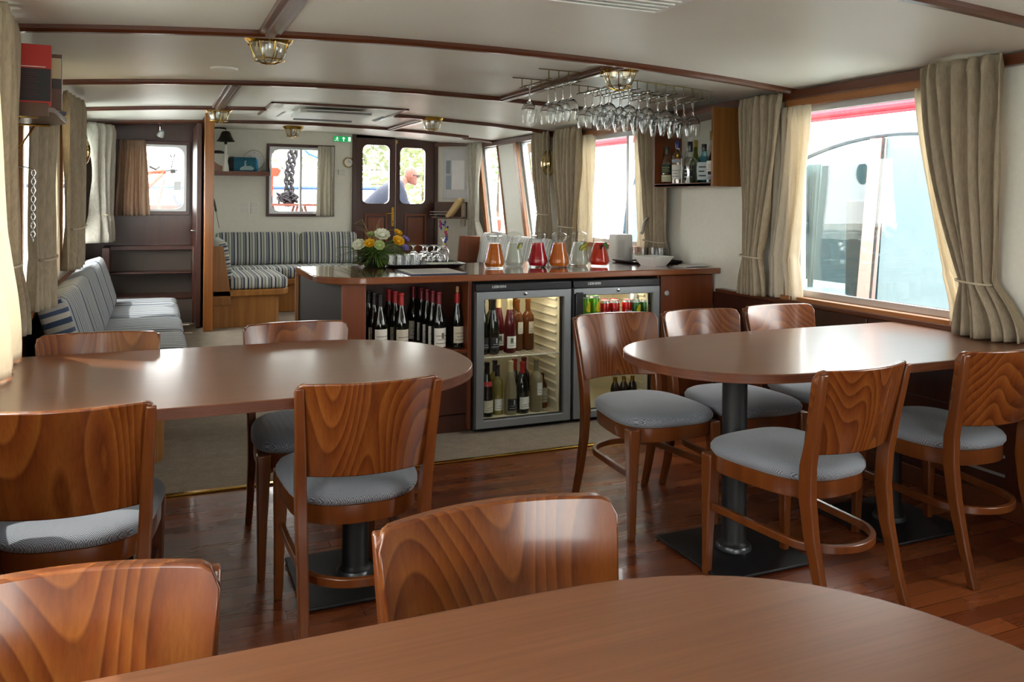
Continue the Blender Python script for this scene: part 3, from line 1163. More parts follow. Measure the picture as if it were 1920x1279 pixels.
# slanted dark side, stile, niche
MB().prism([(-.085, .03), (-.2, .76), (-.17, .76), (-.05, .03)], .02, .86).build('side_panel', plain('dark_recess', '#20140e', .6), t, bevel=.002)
MB().box(-.215, -.195, .745, .78, .02, .86).build('edge_strip', OAK, t)
MB().box(-.085, .046, .02, .05, .02, .86).build('stile', REDWOOD, t, bevel=.003)
MB().box(.03, .052, .05, .48, .46, .86).build('divider', REDWOOD, t)
MB().box(.628, .65, .015, .48, .02, .86).build('divider', REDWOOD, t, bevel=.002)
MB().box(.03, .65, .47, .49, .02, .86).build('back_panel', MAHOG, t)
MB().box(.05, .63, .03, .48, .45, .472).build('shelf', REDWOOD, t, bevel=.002)
MB().box(-.085, .63, .025, .05, .11, .45).build('front_panel', MAHOG, t, bevel=.002)
MB().box(-.075, .65, .045, .06, .0, .10).build('plinth', MAHOG, t, bevel=.002)

t = thing('corner_cupboard', 'closed reddish cupboard with a round lock beside the drinks fridge', 'cupboard', (3.095, 4.4, 0))
MB().box(-.21, .2, .02, .75, .02, .86).build('body', REDWOOD, t, bevel=.003)
MB().box(-.195, .2, .0, .02, .1, .855).build('door', REDWOOD, t, bevel=.004)
l = MB().lathe([(0, -.004), (.017, -.004), (.017, .003), (.012, .006), (.011, .001), (0, .001)], 20).build('lock', ALU, t.children[-1], loc=(-.15, 0, .745), rot=(PI / 2, 0, 0))

# ------------------------------------------------------------------ glass-door fridges
CREAMP = plain('fridge_liner', '#e8dfc6', .4)
SILVER = plain('letter_silver', '#c9cccd', .3, .3)
FR_GLASS = glass_thin('fridge_glass', (.93, .95, .94), .03, .4)
WIRE = plain('white_wire', '#e2ddd0', .4)


def fridge(x0, label, shelves, handle):
    t = thing('glass_door_fridge', label, 'fridge', (x0, 4.36, 0))
    w = .6
    b = MB().box(0, .02, .03, .56, .02, .845).box(w - .02, w, .03, .56, .02, .845).box(.02, w - .02, .54, .56, .02, .845).box(.02, w - .02, .03, .54, .02, .06).box(.02, w - .02, .03, .54, .80, .845)
    b = b.build('body', plain('fridge_shell', '#2c2d30', .5), t)
    li = MB().box(.045, .05, .06, .5, .07, .79).box(w - .05, w - .045, .06, .5, .07, .79).box(.05, w - .05, .495, .5, .07, .79).box(.045, w - .045, .06, .5, .063, .07).box(.045, w - .045, .06, .5, .79, .795)
    for s in (0, 1):
        for i in range(13):
            z = .13 + i * .05
            x = .052 if s == 0 else w - .052
            li.tube([(x, .09, z), (x, .47, z)], .009, 6)
    li.build('liner', CREAMP, t)
    p = MB().box(.0, w, .0, .03, .802, .845).build('top_panel', BLACKP, t, bevel=.003)
    lettering('lettering', 'LIEBHERR', .021, SILVER, p, Matrix(((1, 0, 0, .14), (0, 0, -1, -.0006), (0, 1, 0, .826), (0, 0, 0, 1))))
    d = holed(MB(), (.003, w - .003, .03, .8), (.05, w - .05, .075, .757), -.005, .035, .006).build('door', STEEL, t, bevel=.003)
    MB().box(.045, w - .045, .012, .018, .07, .762).build('door_glass', FR_GLASS, d)
    holed(MB(), (.046, w - .046, .071, .761), (.052, w - .052, .077, .755), .018, .035, .004).build('door_gasket', BLACKP, d)
    MB().lathe([(0, 0), (.009, 0), (.009, .006), (.004, .007), (.004, .004), (0, .004)], 16).build('lock', CHROME, d, loc=(.3, -.005, .782), rot=(PI / 2, 0, 0))
    if handle:
        MB().box(.002, .012, -.028, -.004, .52, .77).box(.002, .07, -.03, -.018, .75, .77).box(.002, .07, -.03, -.018, .52, .54).box(.004, .05, -.032, -.02, .5, .78).build('handle', BLACKP, d, bevel=.003)
    for z in shelves:
        mb = MB()
        for i in range(25):
            x = .055 + i * (w - .11) / 24
            mb.tube([(x, .05, z), (x, .49, z)], .0022, 5)
        mb.tube([(.05, .05, z), (w - .05, .05, z)], .004, 6).tube([(.05, .27, z - .003), (w - .05, .27, z - .003)], .003, 6)
        mb.build('wire_shelf', WIRE, t)
    MB().box(.02, w - .02, .05, .08, .0, .02).build('plinth', BLACKP, t)
    ld = bpy.data.lights.new('fridge_lamp', 'AREA')
    ld.shape = 'RECTANGLE'
    ld.size, ld.size_y = .4, .05
    ld.energy = .8
    ld.color = (1, .87, .66)
    lo = bpy.data.objects.new('fridge_lamp', ld)
    COL.objects.link(lo)
    lo.parent = t
    lo.location = (.3, .12, .785)
    lo.rotation_euler = (math.radians(25), 0, 0)
    return t


fridge(1.655, 'glass-door fridge full of wine bottles next to the wine shelf', (.418,), False)
fridge(2.268, 'glass-door fridge with drink cans and small bottles next to the cupboard', (.588, .33), True)


# ------------------------------------------------------------------ curtains
def curtain(name, label, cat, axis, plane, side, top, tie, bot, z, folds, mat, amp=(.028, .02, .03), group=None, cord=True, hem_cat=None, seed=0, bulge=.0, header=.055, depth=None):
    """axis: direction along the wall; plane: the wall face; side: +1/-1 into the room; top/tie/bot: (from, to) along the wall; z = (top, tie, bottom)"""
    rnd = random.Random(seed)
    if depth is None:
        depth = .03 if 'voile' in name else .075
    zt, zm, zb = z
    ph = [rnd.uniform(-.5, .5) for _ in range(40)]
    nu, nv = folds * 10, 44

    def lerp(a, b, t):
        return a + (b - a) * t

    def fn(u, v):
        zz = lerp(zt, zb, v)
        if zm is not None:
            if zz > zm:
                k = (zt - zz) / (zt - zm)
                k2 = k ** 1.6
                e = (lerp(top[0], tie[0], k2), lerp(top[1], tie[1], k2))
                am = lerp(amp[0], amp[1], k)
            else:
                k = (zm - zz) / max(zm - zb, 1e-3)
                k2 = math.sin(min(k, 1) * PI / 2)
                e = (lerp(tie[0], bot[0], k2), lerp(tie[1], bot[1], k2))
                am = lerp(amp[1], amp[2], k2)
        else:
            k = (zt - zz) / (zt - zb)
            e = (lerp(top[0], bot[0], k), lerp(top[1], bot[1], k))
            am = lerp(amp[0], amp[2], k)
        hd = min(1, (zt - zz) / header)
        i = int(min(u * folds, folds - 1e-6))
        uu = u + .25 / folds * math.sin(2 * PI * u * folds * .37 + ph[i % 40] * 0) * min(1, k * 2)
        s = lerp(e[0], e[1], uu)
        w = math.sin(2 * PI * (u * folds) + 1.3 * math.sin(5 * u + seed) + .5 * math.sin(7 * zz + seed))
        w = math.copysign(abs(w) ** .8, w)
        dpt = depth + bulge * math.sin(PI * u) + am * w * (.55 + .45 * hd) + .010 * math.sin(11 * u + 3 * zz + seed)
        if zz > zt - header:
            s += .006 * math.sin(2 * PI * u * folds * 2)
        return (s, dpt, zz)

    mb = MB()
    cen = (top[0] + top[1]) / 2

    def wld(u, v):
        s, d, zz = fn(u, v)
        return (plane + side * d, s, zz) if axis == 'Y' else (s, plane + side * d, zz)
    mb.grid(wld, nu, nv)
    o = mb.build(name, mat, smooth=80, solid=.0025)
    # put the origin at the curtain head
    org = Vector((plane + side * depth, cen, zt)) if axis == 'Y' else Vector((cen, plane + side * depth, zt))
    o.data.transform(Matrix.Translation(-org))
    o.location = org
    tag(o, label, cat, group)
    if zm is not None and cord:
        sc, hw = (tie[0] + tie[1]) / 2, abs(tie[1] - tie[0]) / 2 + .008
        am = amp[1] + .014
        pts = []
        for i in range(20):
            a = 2 * PI * i / 20
            s, d = sc + hw * math.cos(a), depth + bulge * .9 + am * math.sin(a)
            q = (plane + side * d, s, zm + .006 * math.cos(a)) if axis == 'Y' else (s, plane + side * d, zm + .006 * math.cos(a))
            pts.append(Vector(q) - org)
        MB().tube(pts, .005, 6, closed=True).build('tieback_cord', ROPE, o)
    return o


GL = 'linen curtains tied back with cords'
GS = 'cream voile curtains'
# window wall
curtain('linen_curtain', 'heavy grey linen curtain tied with a cord and resting on the window table', 'curtain', 'Y', XR, -1, (2.37, 2.80), (2.41, 2.55), (2.27, 2.58), (1.945, .985, .755), 7, LINEN, (.036, .03, .05), GL, seed=1, bulge=.05)
curtain('voile_curtain', 'cream voile curtain behind the heavy tied linen on the table', 'curtain', 'Y', XR, -1, (2.60, 2.86), (2.5, 2.70), (2.44, 2.66), (1.86, 1.0, .775), 5, SHEER, (.012, .012, .012), GS, cord=False, seed=2)
curtain('linen_curtain', 'grey linen curtain between the bottle cupboard and the big window', 'curtain', 'Y', XR, -1, (3.71, 4.06), (3.87, 4.02), (3.83, 4.06), (1.935, 1.0, .775), 7, LINEN, (.028, .025, .03), GL, seed=3, bulge=.03)
curtain('voile_curtain', 'bright cream voile curtain at the bow side of the big window', 'curtain', 'Y', XR, -1, (3.55, 3.80), (3.63, 3.88), (3.60, 3.88), (1.86, 1.0, .775), 5, SHEER, (.014, .016, .018), GS, cord=False, seed=4)
curtain('voile_curtain', 'cream voile curtain behind the sink beside the pale window', 'curtain', 'Y', XR, -1, (6.0, 6.34), (6.0, 6.30), (6.02, 6.3), (1.87, 1.2, .84), 5, SHEER, (.014, .016, .018), GS, cord=False, seed=5)
curtain('linen_curtain', 'grey linen curtain behind the sink to the bow side of the pale window', 'curtain', 'Y', XR, -1, (6.14, 6.62), (6.22, 6.48), (6.2, 6.5), (1.945, 1.1, .83), 7, LINEN, (.028, .025, .03), GL, seed=6, bulge=.03)
curtain('linen_curtain', 'grey linen curtain beside the brass wall lamp near the raked window', 'curtain', 'Y', XR, -1, (6.72, 7.1), (6.70, 6.92), (6.68, 6.96), (1.945, 1.2, .88), 6, LINEN, (.028, .02, .03), GL, seed=7, bulge=.03)
curtain('linen_curtain', 'grey linen curtain below the bottle cupboard over the sink', 'curtain', 'Y', XR, -1, (4.82, 5.22), (4.86, 5.10), (4.84, 5.12), (1.945, 1.04, .915), 6, LINEN, (.028, .02, .026), GL, seed=8, bulge=.03)
curtain('voile_curtain', 'narrow cream voile strip beside the linen over the sink', 'curtain', 'Y', XR, -1, (5.12, 5.34), (5.1, 5.3), (5.1, 5.3), (1.86, 1.1, .915), 3, SHEER, (.012, .012, .012), GS, cord=False, seed=9)
curtain('linen_curtain', 'pale linen curtain tied low near the notice board', 'curtain', 'Y', XR, -1, (8.47, 8.84), (8.5, 8.72), (8.36, 8.78), (1.95, 1.1, .85), 6, LINENW, (.028, .018, .03), GL, seed=10, bulge=.04)
# sofa wall
curtain('linen_curtain', 'grey linen curtain beside the bookshelf at the picture edge', 'curtain', 'Y', XL, 1, (2.95, 3.52), (3.3, 3.48), (3.38, 3.78), (1.945, 1.07, .79), 7, LINEN, (.03, .025, .035), GL, seed=11, bulge=.03, depth=.08)
curtain('voile_curtain', 'cream voile curtain glowing at the picture edge', 'curtain', 'Y', XL, 1, (2.3, 2.70), (2.4, 3.0), (2.45, 3.36), (1.87, 1.2, .757), 6, SHEER, (.012, .014, .016), GS, cord=False, seed=12, depth=.15)
curtain('linen_curtain', 'dark grey linen curtain below the bookshelf with a cord at sill height', 'curtain', 'Y', XL, 1, (4.18, 4.66), (4.3, 4.56), (4.22, 4.6), (1.94, 1.03, .80), 7, LINEN, (.03, .024, .03), GL, seed=13, bulge=.05)
curtain('voile_curtain', 'cream voile curtain over the middle window of the sofa wall', 'curtain', 'Y', XL, 1, (4.5, 5.7), (4.55, 5.7), (4.55, 5.7), (1.87, 1.2, .82), 9, SHEER, (.016, .018, .02), GS, cord=False, seed=14)
curtain('linen_curtain', 'grey linen curtain behind the brass dome lamp on the sofa wall', 'curtain', 'Y', XL, 1, (5.5, 6.55), (5.75, 6.5), (5.7, 6.5), (1.94, 1.12, .86), 9, LINEN, (.03, .024, .03), GL, seed=15, bulge=.05)
curtain('linen_curtain', 'pale linen curtain tied with a cord at the far end of the long sofa', 'curtain', 'Y', XL, 1, (7.72, 8.25), (7.9, 8.2), (7.75, 8.28), (1.94, 1.17, .93), 7, LINENW, (.04, .03, .05), GL, seed=16, bulge=.14)
# bow windows
curtain('linen_curtain', 'short linen curtain drawn to one side of the small bow window', 'curtain', 'X', 9.1, -1, (1.6, 1.775), None, (1.585, 1.785), (1.885, None, 1.135), 5, LINENW, (.014, .014, .02), 'short curtains at the bow windows', seed=17)
curtain('linen_curtain', 'short brownish linen curtain on the dark mahogany wall', 'curtain', 'X', 8.4, -1, (-.31, -.085), None, (-.345, -.055), (1.845, None, 1.15), 6, cloth('dusky_linen', '#bea792', .42), (.016, .016, .024), 'short curtains at the bow windows', seed=18)
# ------------------------------------------------------------------ bottles, cans, glassware
def liquid(name, hexc, trans=.5, rough=.15):
    t = NT(name)
    n = t.noise(t.coord(), 20, 3)
    c = S(hexc)
    t.set(t.ramp(n, [(.3, tuple(x * .9 for x in c[:3]) + (1,)), (.7, c)]), rough)
    tl = t.n('ShaderNodeBsdfTranslucent')
    tl.inputs[0].default_value = c
    mx = t.n('ShaderNodeMixShader')
    mx.inputs[0].default_value = trans
    t.l(t.b.outputs[0], mx.inputs[1])
    t.l(tl.outputs[0], mx.inputs[2])
    t.l(mx.outputs[0], t.out.inputs[0])
    return t.m


DARKGL = plain('dark_bottle_glass', '#0b0f0a', .06, 0, .3)
REDFOIL = plain('red_foil', '#a01d1c', .35, .2)
WINEFOIL = plain('burgundy_foil', '#6d1420', .35, .2)
BLACKFOIL = plain('black_foil', '#15120f', .35, .3)
LABELP = plain('cream_label', '#cfc6b2', .7)
LABELW = plain('white_label', '#e0ddd4', .7)
LABELD = plain('dark_label', '#1d1d22', .6)
CORK = plain('cork', '#b98f68', .8)
YGREEN = liquid('white_wine', '#a89a4a', .55)
ROSE = liquid('rose_wine', '#6a2227', .45)
AMBER = liquid('amber_wine', '#74431d', .5)
PALEGL = liquid('pale_wine', '#b3a888', .6)

PROF = {
    'burgundy': [(.030, 0), (.037, .004), (.0385, .02), (.0385, .125), (.036, .15), (.028, .185), (.0185, .215), (.0145, .24), (.0138, .285), (.016, .288), (.016, .300), (.013, .301)],
    'bordeaux': [(.030, 0), (.036, .004), (.037, .02), (.037, .185), (.034, .205), (.022, .222), (.0145, .235), (.0138, .285), (.016, .288), (.016, .300), (.013, .301)],
    'flute': [(.030, 0), (.036, .004), (.037, .02), (.037, .12), (.033, .17), (.025, .215), (.0165, .26), (.0142, .295), (.016, .30), (.016, .318), (.013, .32)],
    'small': [(.024, 0), (.028, .003), (.0285, .012), (.0285, .095), (.024, .115), (.014, .135), (.0125, .155), (.0135, .158), (.0135, .165), (.011, .166)],
}


def label_patch(r, z0, z1, half, mat, parent, name='label', lines=3, ink=PRINT, face=-PI / 2, motif=None):
    mb = MB()
    r0 = r + .0007

    def g(u, v, rr=r0, a0=-half, a1=half, q0=z0, q1=z1):
        a = face + a0 + (a1 - a0) * u
        return (rr * math.cos(a), rr * math.sin(a), q0 + (q1 - q0) * v)
    mb.grid(g, 14, 1, 0)
    h = z1 - z0
    for i in range(lines):
        zz = z0 + h * (.18 + .2 * i)
        wd = half * (.75 - .2 * (i % 2))
        mb.grid(lambda u, v: g(u, v, r0 + .0004, -wd, wd, zz, zz + h * .035), 8, 1, 1)
    if motif:
        mb.grid(lambda u, v: g(u, v, r0 + .0004, motif[0] * half, motif[1] * half, z0 + h * motif[2], z0 + h * motif[3]), 8, 2, 1)
    return mb.build(name, [mat, ink], parent, smooth=60)


def bottle(name, label, prof, glass, foil, lab, loc, group, scale=1.0, foil_from=.235, labz=(.03, .105), half=1.15, cat='bottle', rotz=0, top=None, lines=3, motif=None, ink=PRINT, cork=False):
    p = [(0, 0)] + [(r * scale, z * scale) for r, z in PROF[prof]] + [(0, PROF[prof][-1][1] * scale)]
    o = MB().lathe(p, 24).build(name, glass, loc=loc, rotz=rotz)
    tag(o, label, cat, group)
    if foil:
        q = [(r * scale + .0006, z * scale) for r, z in PROF[prof] if z >= foil_from]
        q = [(q[0][0] + .0003, foil_from * scale)] + q + [(0, q[-1][1] + .0008)]
        MB().lathe(q, 20).build('capsule', foil, o)
    if cork:
        MB().lathe([(0, .3 * scale), (.0095, .3 * scale), (.0095, .335 * scale), (0, .335 * scale)], 14).build('cork', CORK, o)
    if lab:
        r = max(a for a, b in PROF[prof]) * scale
        label_patch(r, labz[0] * scale, labz[1] * scale, half, lab, o, lines=lines, motif=motif, ink=ink)
    return o


Z0 = .472
GR = 'wine bottles in the open bar shelf'
rack = [
    ('black capped burgundy bottle with white label, front of its file by the stile', 1.142, 4.50, 'burgundy', BLACKFOIL, LABELW, 0),
    ('black capped bottle second in the file beside the stile', 1.128, 4.59, 'burgundy', BLACKFOIL, LABELP, 0),
    ('black capped bottle third in the file beside the stile', 1.118, 4.68, 'burgundy', BLACKFOIL, LABELP, 0),
    ('black capped bottle at the back of the file beside the stile', 1.108, 4.77, 'burgundy', BLACKFOIL, LABELP, 0),
    ('bright red capped bottle with cream label, front of the red file', 1.268, 4.52, 'burgundy', REDFOIL, LABELP, 0),
    ('bright red capped bottle in the middle of the red file', 1.262, 4.63, 'burgundy', REDFOIL, LABELP, 0),
    ('bright red capped bottle at the back of the red file', 1.256, 4.74, 'burgundy', REDFOIL, LABELP, 0),
    ('burgundy capped bottle with squared motif label, front of the long file', 1.482, 4.50, 'burgundy', WINEFOIL, LABELW, 1),
    ('burgundy capped bottle second in the long file', 1.474, 4.585, 'burgundy', WINEFOIL, LABELW, 0),
    ('burgundy capped bottle third in the long file', 1.466, 4.67, 'burgundy', WINEFOIL, LABELW, 0),
    ('burgundy capped bottle fourth in the long file', 1.458, 4.755, 'burgundy', WINEFOIL, LABELP, 0),
    ('burgundy capped bottle at the back of the long file', 1.43, 4.83, 'burgundy', WINEFOIL, LABELP, 0),
]
for lab, x, y, pr, fo, la, m in rack:
    bottle('wine_bottle', lab, pr, DARKGL, fo, la, (x, y, Z0 + .001), GR, 1.07, labz=(.012, .112) if fo is not BLACKFOIL else (.03, .122), rotz=.25, motif=(-.1, .25, .45, .75) if m else None)
bottle('wine_bottle', 'single opened bottle with a cork pushed in, next to the fridge', 'flute', DARKGL, None, LABELP, (1.594, 4.50, Z0 + .001), GR, .985, labz=(.03, .125), rotz=.25, cork=False)
o = COL.objects[-1]
for o in COL.objects:
    if o.get('label', '').startswith('single opened bottle'):
        MB().lathe([(.0168, .245), (.0168, .30), (.0165, .312), (0, .313)], 18).build('capsule', REDFOIL, o)
        MB().lathe([(0, .313), (.0098, .313), (.0095, .348), (0, .348)], 14).build('cork', CORK, o)

GF = 'bottles in the wine fridge'
zu, zl = .4225, .066
fr = [
    ('dark bottle with a cross on its dark label, front of the upper fridge shelf', 1.815, 4.5, zu, 'flute', DARKGL, BLACKFOIL, LABELD, .99),
    ('dark bottle at the door edge of the upper fridge shelf', 1.748, 4.5, zu, 'flute', DARKGL, BLACKFOIL, LABELD, .99),
    ('red rosé bottle with a white butterfly label on the upper fridge shelf', 1.922, 4.5, zu, 'flute', ROSE, plain('cream_foil', '#cdbd8f', .4, .2), LABELW, .99),
    ('rosé bottle behind the butterfly label bottle', 1.89, 4.6, zu, 'flute', ROSE, plain('cream_foil', '#cdbd8f', .4, .2), LABELW, .99),
    ('amber bottle with a narrow cream tag in the middle of the upper fridge shelf', 1.995, 4.56, zu, 'bordeaux', AMBER, AMBER, LABELP, 1.0),
    ('amber bottle with a narrow cream tag closest to the ribbed fridge wall', 2.065, 4.56, zu, 'bordeaux', AMBER, AMBER, LABELP, 1.0),
    ('dark sparkling wine bottle with a red neck band on the fridge floor', 1.768, 4.47, zl, 'flute', DARKGL, BLACKFOIL, LABELP, .98),
    ('yellow green wine bottle with a pale label on the fridge floor', 1.845, 4.5, zl, 'bordeaux', YGREEN, BLACKFOIL, LABELW, .95),
    ('rosé bottle with a dark cross label on the fridge floor', 1.915, 4.465, zl, 'flute', PALEGL, plain('cream_foil', '#cdbd8f', .4, .2), LABELD, .98),
    ('dark bottle with a red cap and white label on the fridge floor', 1.995, 4.475, zl, 'burgundy', DARKGL, REDFOIL, LABELW, 1.0),
    ('dark bottle with a red cap half hidden in the second row on the fridge floor', 1.985, 4.57, zl, 'burgundy', DARKGL, REDFOIL, LABELW, 1.0),
    ('pale wine bottle with a narrow white tag on the fridge floor', 2.085, 4.475, zl, 'bordeaux', PALEGL, PALEGL, LABELW, 1.04),
    ('short bottle with a white label by the ribbed fridge wall', 2.155, 4.55, zl, 'small', AMBER, None, LABELW, 1.25),
    ('green bottle in the second row of the fridge floor', 1.87, 4.6, zl, 'bordeaux', YGREEN, BLACKFOIL, LABELW, .98),
    ('dark bottle hidden behind the cross label bottle on the upper fridge shelf', 1.85, 4.62, zu, 'bordeaux', DARKGL, BLACKFOIL, LABELW, 1.0),
    ('amber bottle in the back row of the upper fridge shelf', 2.03, 4.68, zu, 'bordeaux', AMBER, AMBER, LABELP, 1.0),
    ('dark bottle in the second row behind the pale wine on the fridge floor', 2.06, 4.6, zl, 'bordeaux', DARKGL, WINEFOIL, LABELP, 1.0),
]
for lab, x, y, z, pr, gl, fo, la, s in fr:
    nar = 'tag' in lab
    b = bottle('wine_bottle', lab, pr, gl, fo, la, (x, y, z + .001), GF, s, rotz=.3, foil_from=.255 if pr == 'flute' else .235, labz=(.1, .17) if nar else (.03, .1), half=.55 if nar else 1.1, ink=(SILVER if la is LABELD else PRINT), lines=2, motif=(-.5, -.05, .45, .85) if 'butterfly' in lab else ((-.12, .12, .5, .9) if 'cross' in lab else None))
    if 'neck band' in lab:
        MB().lathe([(.0315, .178), (.0265, .205), (.0262, .206), (.0312, .178)], 20).build('neck_band', REDFOIL, b)

# drink cans
CANR = .031


def can(lab, x, y, z, body, band, h=.115, r=CANR, word=None, wordcol=None, gname='drink cans in the fridge'):
    o = MB().lathe([(0, 0), (r * .75, 0), (r * .95, .006), (r, .014), (r, h - .014), (r * .86, h - .003), (r * .86, h), (r * .78, h), (r * .76, h - .004), (0, h - .004)], 24).build('drink_can', body, loc=(x, y, z), rotz=.45)
    tag(o, lab, 'can', gname)
    MB().lathe([(0, h - .0035), (r * .77, h - .0035), (r * .88, h + .0006), (r * .88, h - .004), (r * 1.0, h - .0135)], 24).build('can_lid', ALU, o)
    if band:
        mb = MB()
        mb.grid(lambda u, v: ((r + .0004) * math.cos(-PI / 2 - .8 + 1.6 * u), (r + .0004) * math.sin(-PI / 2 - .8 + 1.6 * u), h * (.42 + .35 * math.sin(PI * u) * (v - .2) + .1 * v)), 12, 3)
        mb.build('printed_emblem', band, o)
    if word:
        lettering('lettering', word, .02, wordcol, o, Matrix(((1, 0, 0, 0), (0, 0, -1, 0), (0, 1, 0, h * .42), (0, 0, 0, 1))), wrap=r + .0005, shear=.25)
    return o


LIME = plain('lime_green_can', '#5f9c1c', .25, .35)
REDC = plain('red_can', '#b3120f', .22, .35)
YEL = plain('lemon_yellow', '#d9c21f', .3)
GRN = plain('bottle_green_can', '#2f6b34', .25, .35)
WHT = plain('print_white', '#eceae6', .5)
zc2 = .592
for i, (x, y, lab) in enumerate(((2.408, 4.47, 'tall lime green can at the handle side of the can shelf'), (2.472, 4.47, 'tall lime green can next to the red cans'), (2.42, 4.56, 'tall lime green can in the second row'))):
    can(lab, x, y, zc2, LIME, YEL, h=.148, r=.03)
for x, y, lab in ((2.54, 4.46, 'red can beside the lime green cans'), (2.606, 4.46, 'red can in the middle of the front row'), (2.642, 4.53, 'red can in the second row of the can shelf'), (2.70, 4.47, 'red can beside the lemon cans'), (2.575, 4.535, 'red can in the second row between two front cans')):
    can(lab, x, y, zc2, REDC, None, word='Coca-Cola', wordcol=WHT)
for x, y, lab in ((2.762, 4.46, 'green can with a yellow lemon emblem beside the red cans'), (2.832, 4.46, 'green can with a yellow lemon emblem by the fridge wall')):
    can(lab, x - .006, y, zc2, GRN, YEL, h=.112)
can('silver can behind the lemon cans', 2.785, 4.54, zc2, ALU, None, h=.148, r=.03)
for i, (x, lab) in enumerate(((2.62, 'small brown bottle with gold neck foil, first of three on the fridge floor'), (2.682, 'small brown bottle with gold neck foil, middle of three on the fridge floor'), (2.744, 'small brown bottle with gold neck foil, last of three on the fridge floor'))):
    bottle('beer_bottle', lab, 'small', plain('brown_glass', '#22120a', .08), GOLD, LABELW, (x, 4.47, zl), 'small bottles in the can fridge', 1.0, foil_from=.125, labz=(.03, .08))
for x, y, lab in ((2.38, 4.46, 'clear water bottle with a pale blue label by the fridge handle'), (2.44, 4.55, 'clear water bottle with a pale blue label in the second row')):
    bottle('water_bottle', lab, 'small', PALEGL, WHT, plain('pale_blue_label', '#8fb0cc', .5), (x, y, zl), 'small bottles in the can fridge', 1.45, foil_from=.14, labz=(.03, .08))

# ------------------------------------------------------------------ jugs of juice on the counter
JOUT = [(.044, 0), (.055, .006), (.0615, .03), (.0585, .052), (.047, .097), (.0385, .135), (.037, .15), (.041, .172), (.044, .182)]
JIN = [(r - .003, z) for r, z in reversed(JOUT[1:])]


def jug(lab, x, y, col, fruit, rot, mats=None, level=.142, extra=None):
    t = thing('juice_jug', lab, 'jug', (x, y, .9), rot, 'juice jugs lined up on the bar')
    t.scale = (1.08, 1.08, 1.08)
    MB().lathe([(0, .0)] + JOUT + JIN + [(.045, .008), (0, .008)], 32).build('jug_glass', GLASS, t)
    pr = [(0, .009), (.047, .0095)] + [(r - .0036, z) for r, z in JOUT[2:] if z < level]
    # level cap
    for (r0, z0), (r1, z1) in zip(JOUT, JOUT[1:]):
        if z0 < level <= z1:
            rr = r0 + (r1 - r0) * (level - z0) / (z1 - z0) - .0036
    pr += [(rr, level), (0, level)]
    MB().lathe(pr, 32).build('juice', col, t)
    MB().tube([(.039, 0, .165), (.058, 0, .172), (.074, 0, .155), (.077, 0, .12), (.07, 0, .085), (.056, 0, .062)], [.006, .0065, .0065, .006, .0055, .005], 10).build('handle', GLASS, t)
    MB().lathe([(0, .183), (.045, .183), (.0455, .189), (.036, .197), (.02, .203), (.008, .205), (.0075, .212), (.011, .218), (.007, .225), (0, .226)], 28).build('lid', GLASS, t)
    MB().rings([[(-.04, -.014, .165), (-.04, .014, .165), (-.038, 0, .16)], [(-.058, -.009, .186), (-.058, .009, .186), (-.056, 0, .18)]]).build('spout', GLASS, t)
    for i, (kind, px, pz, m, a) in enumerate(fruit):
        if kind == 'slice':
            mb = MB().lathe([(0, -.004), (.02, -.004), (.0235, -.003), (.0235, .003), (.02, .004), (0, .004)], 22, mi=0)
            mb.lathe([(.0232, -.0042), (.0248, -.003), (.0248, .003), (.0232, .0042)], 22, mi=1)
            mb.build('fruit_slice', m, t, loc=(px, -.037 + abs(px) * .2, pz), rot=(PI / 2 + .3, a, 0))
        else:
            MB().blob((0, 0, 0), (.016, .004, .026), 8).build('mint_leaf', m, t, loc=(px, -.034, pz), rot=(.3, a, 0))
    return t


ORANGE = liquid('orange_juice', '#d97a14', .4)
APRICOT = liquid('apricot_juice', '#e2842c', .45)
CLOUDY = liquid('lemon_water', '#e6ebe2', .7)
RASP = liquid('raspberry_juice', '#d22236', .55)
RASP2 = liquid('red_punch', '#ee5030', .6)
LEMON = plain('lemon_flesh', '#b9b04a', .4)
LIMEP = plain('lime_peel', '#55772a', .4)
MINT = plain('mint_leaf', '#38652b', .5)
BERRY = plain('berry', '#3c0d14', .4)
jug('glass jug of dark orange juice, standing next to the tray end of the bar', 1.915, 4.735, ORANGE, [], .5)
jug('glass jug of cloudy water with lime slices between the dark orange and the raspberry jug', 2.07, 4.79, CLOUDY, [('slice', -.005, .115, [LEMON, LIMEP], .2), ('leaf', .015, .12, MINT, .5)], .8)
jug('glass jug of raspberry red juice with berries', 2.212, 4.74, RASP, [('leaf', .0, .015, BERRY, 1.5)], .9)
jug('glass jug of bright orange juice between the raspberry jug and the lemon jug', 2.33, 4.68, APRICOT, [], 2.6)
jug('glass jug of clear water with lemon and lime slices', 2.522, 4.775, CLOUDY, [('slice', -.012, .105, [LEMON, LIMEP], .3), ('slice', .014, .118, [LEMON, LIMEP], -.4), ('slice', .0, .09, [LEMON, LIMEP], .1)], .4)
jug('glass jug of orange red punch with mint leaves, closest to the white dispenser', 2.63, 4.70, RASP2, [('leaf', .008, .12, MINT, .3), ('leaf', -.016, .112, BERRY, -.4), ('leaf', .02, .108, MINT, -.3)], .3)

# ------------------------------------------------------------------ tray, tumblers, goblets, dish, menu folder
t = thing('serving_tray', 'black oblong tray carrying glasses on the bar', 'tray', (1.535, 4.97, .9))
MB().rings([[(x * k, y * k2, z) for x, y in ((-.21, -.15), (.21, -.15), (.24, -.12), (.24, .14), (.21, .17), (-.21, .17), (-.24, .14), (-.24, -.12))] for k, k2, z in ((.86, .8, .001), (.88, .82, .003), (1.0, 1.0, .022), (1.0, 1.0, .026), (.86, .78, .007), (.1, .1, .007))]).build('tray_dish', BLACKP, t)
ZT = .9085


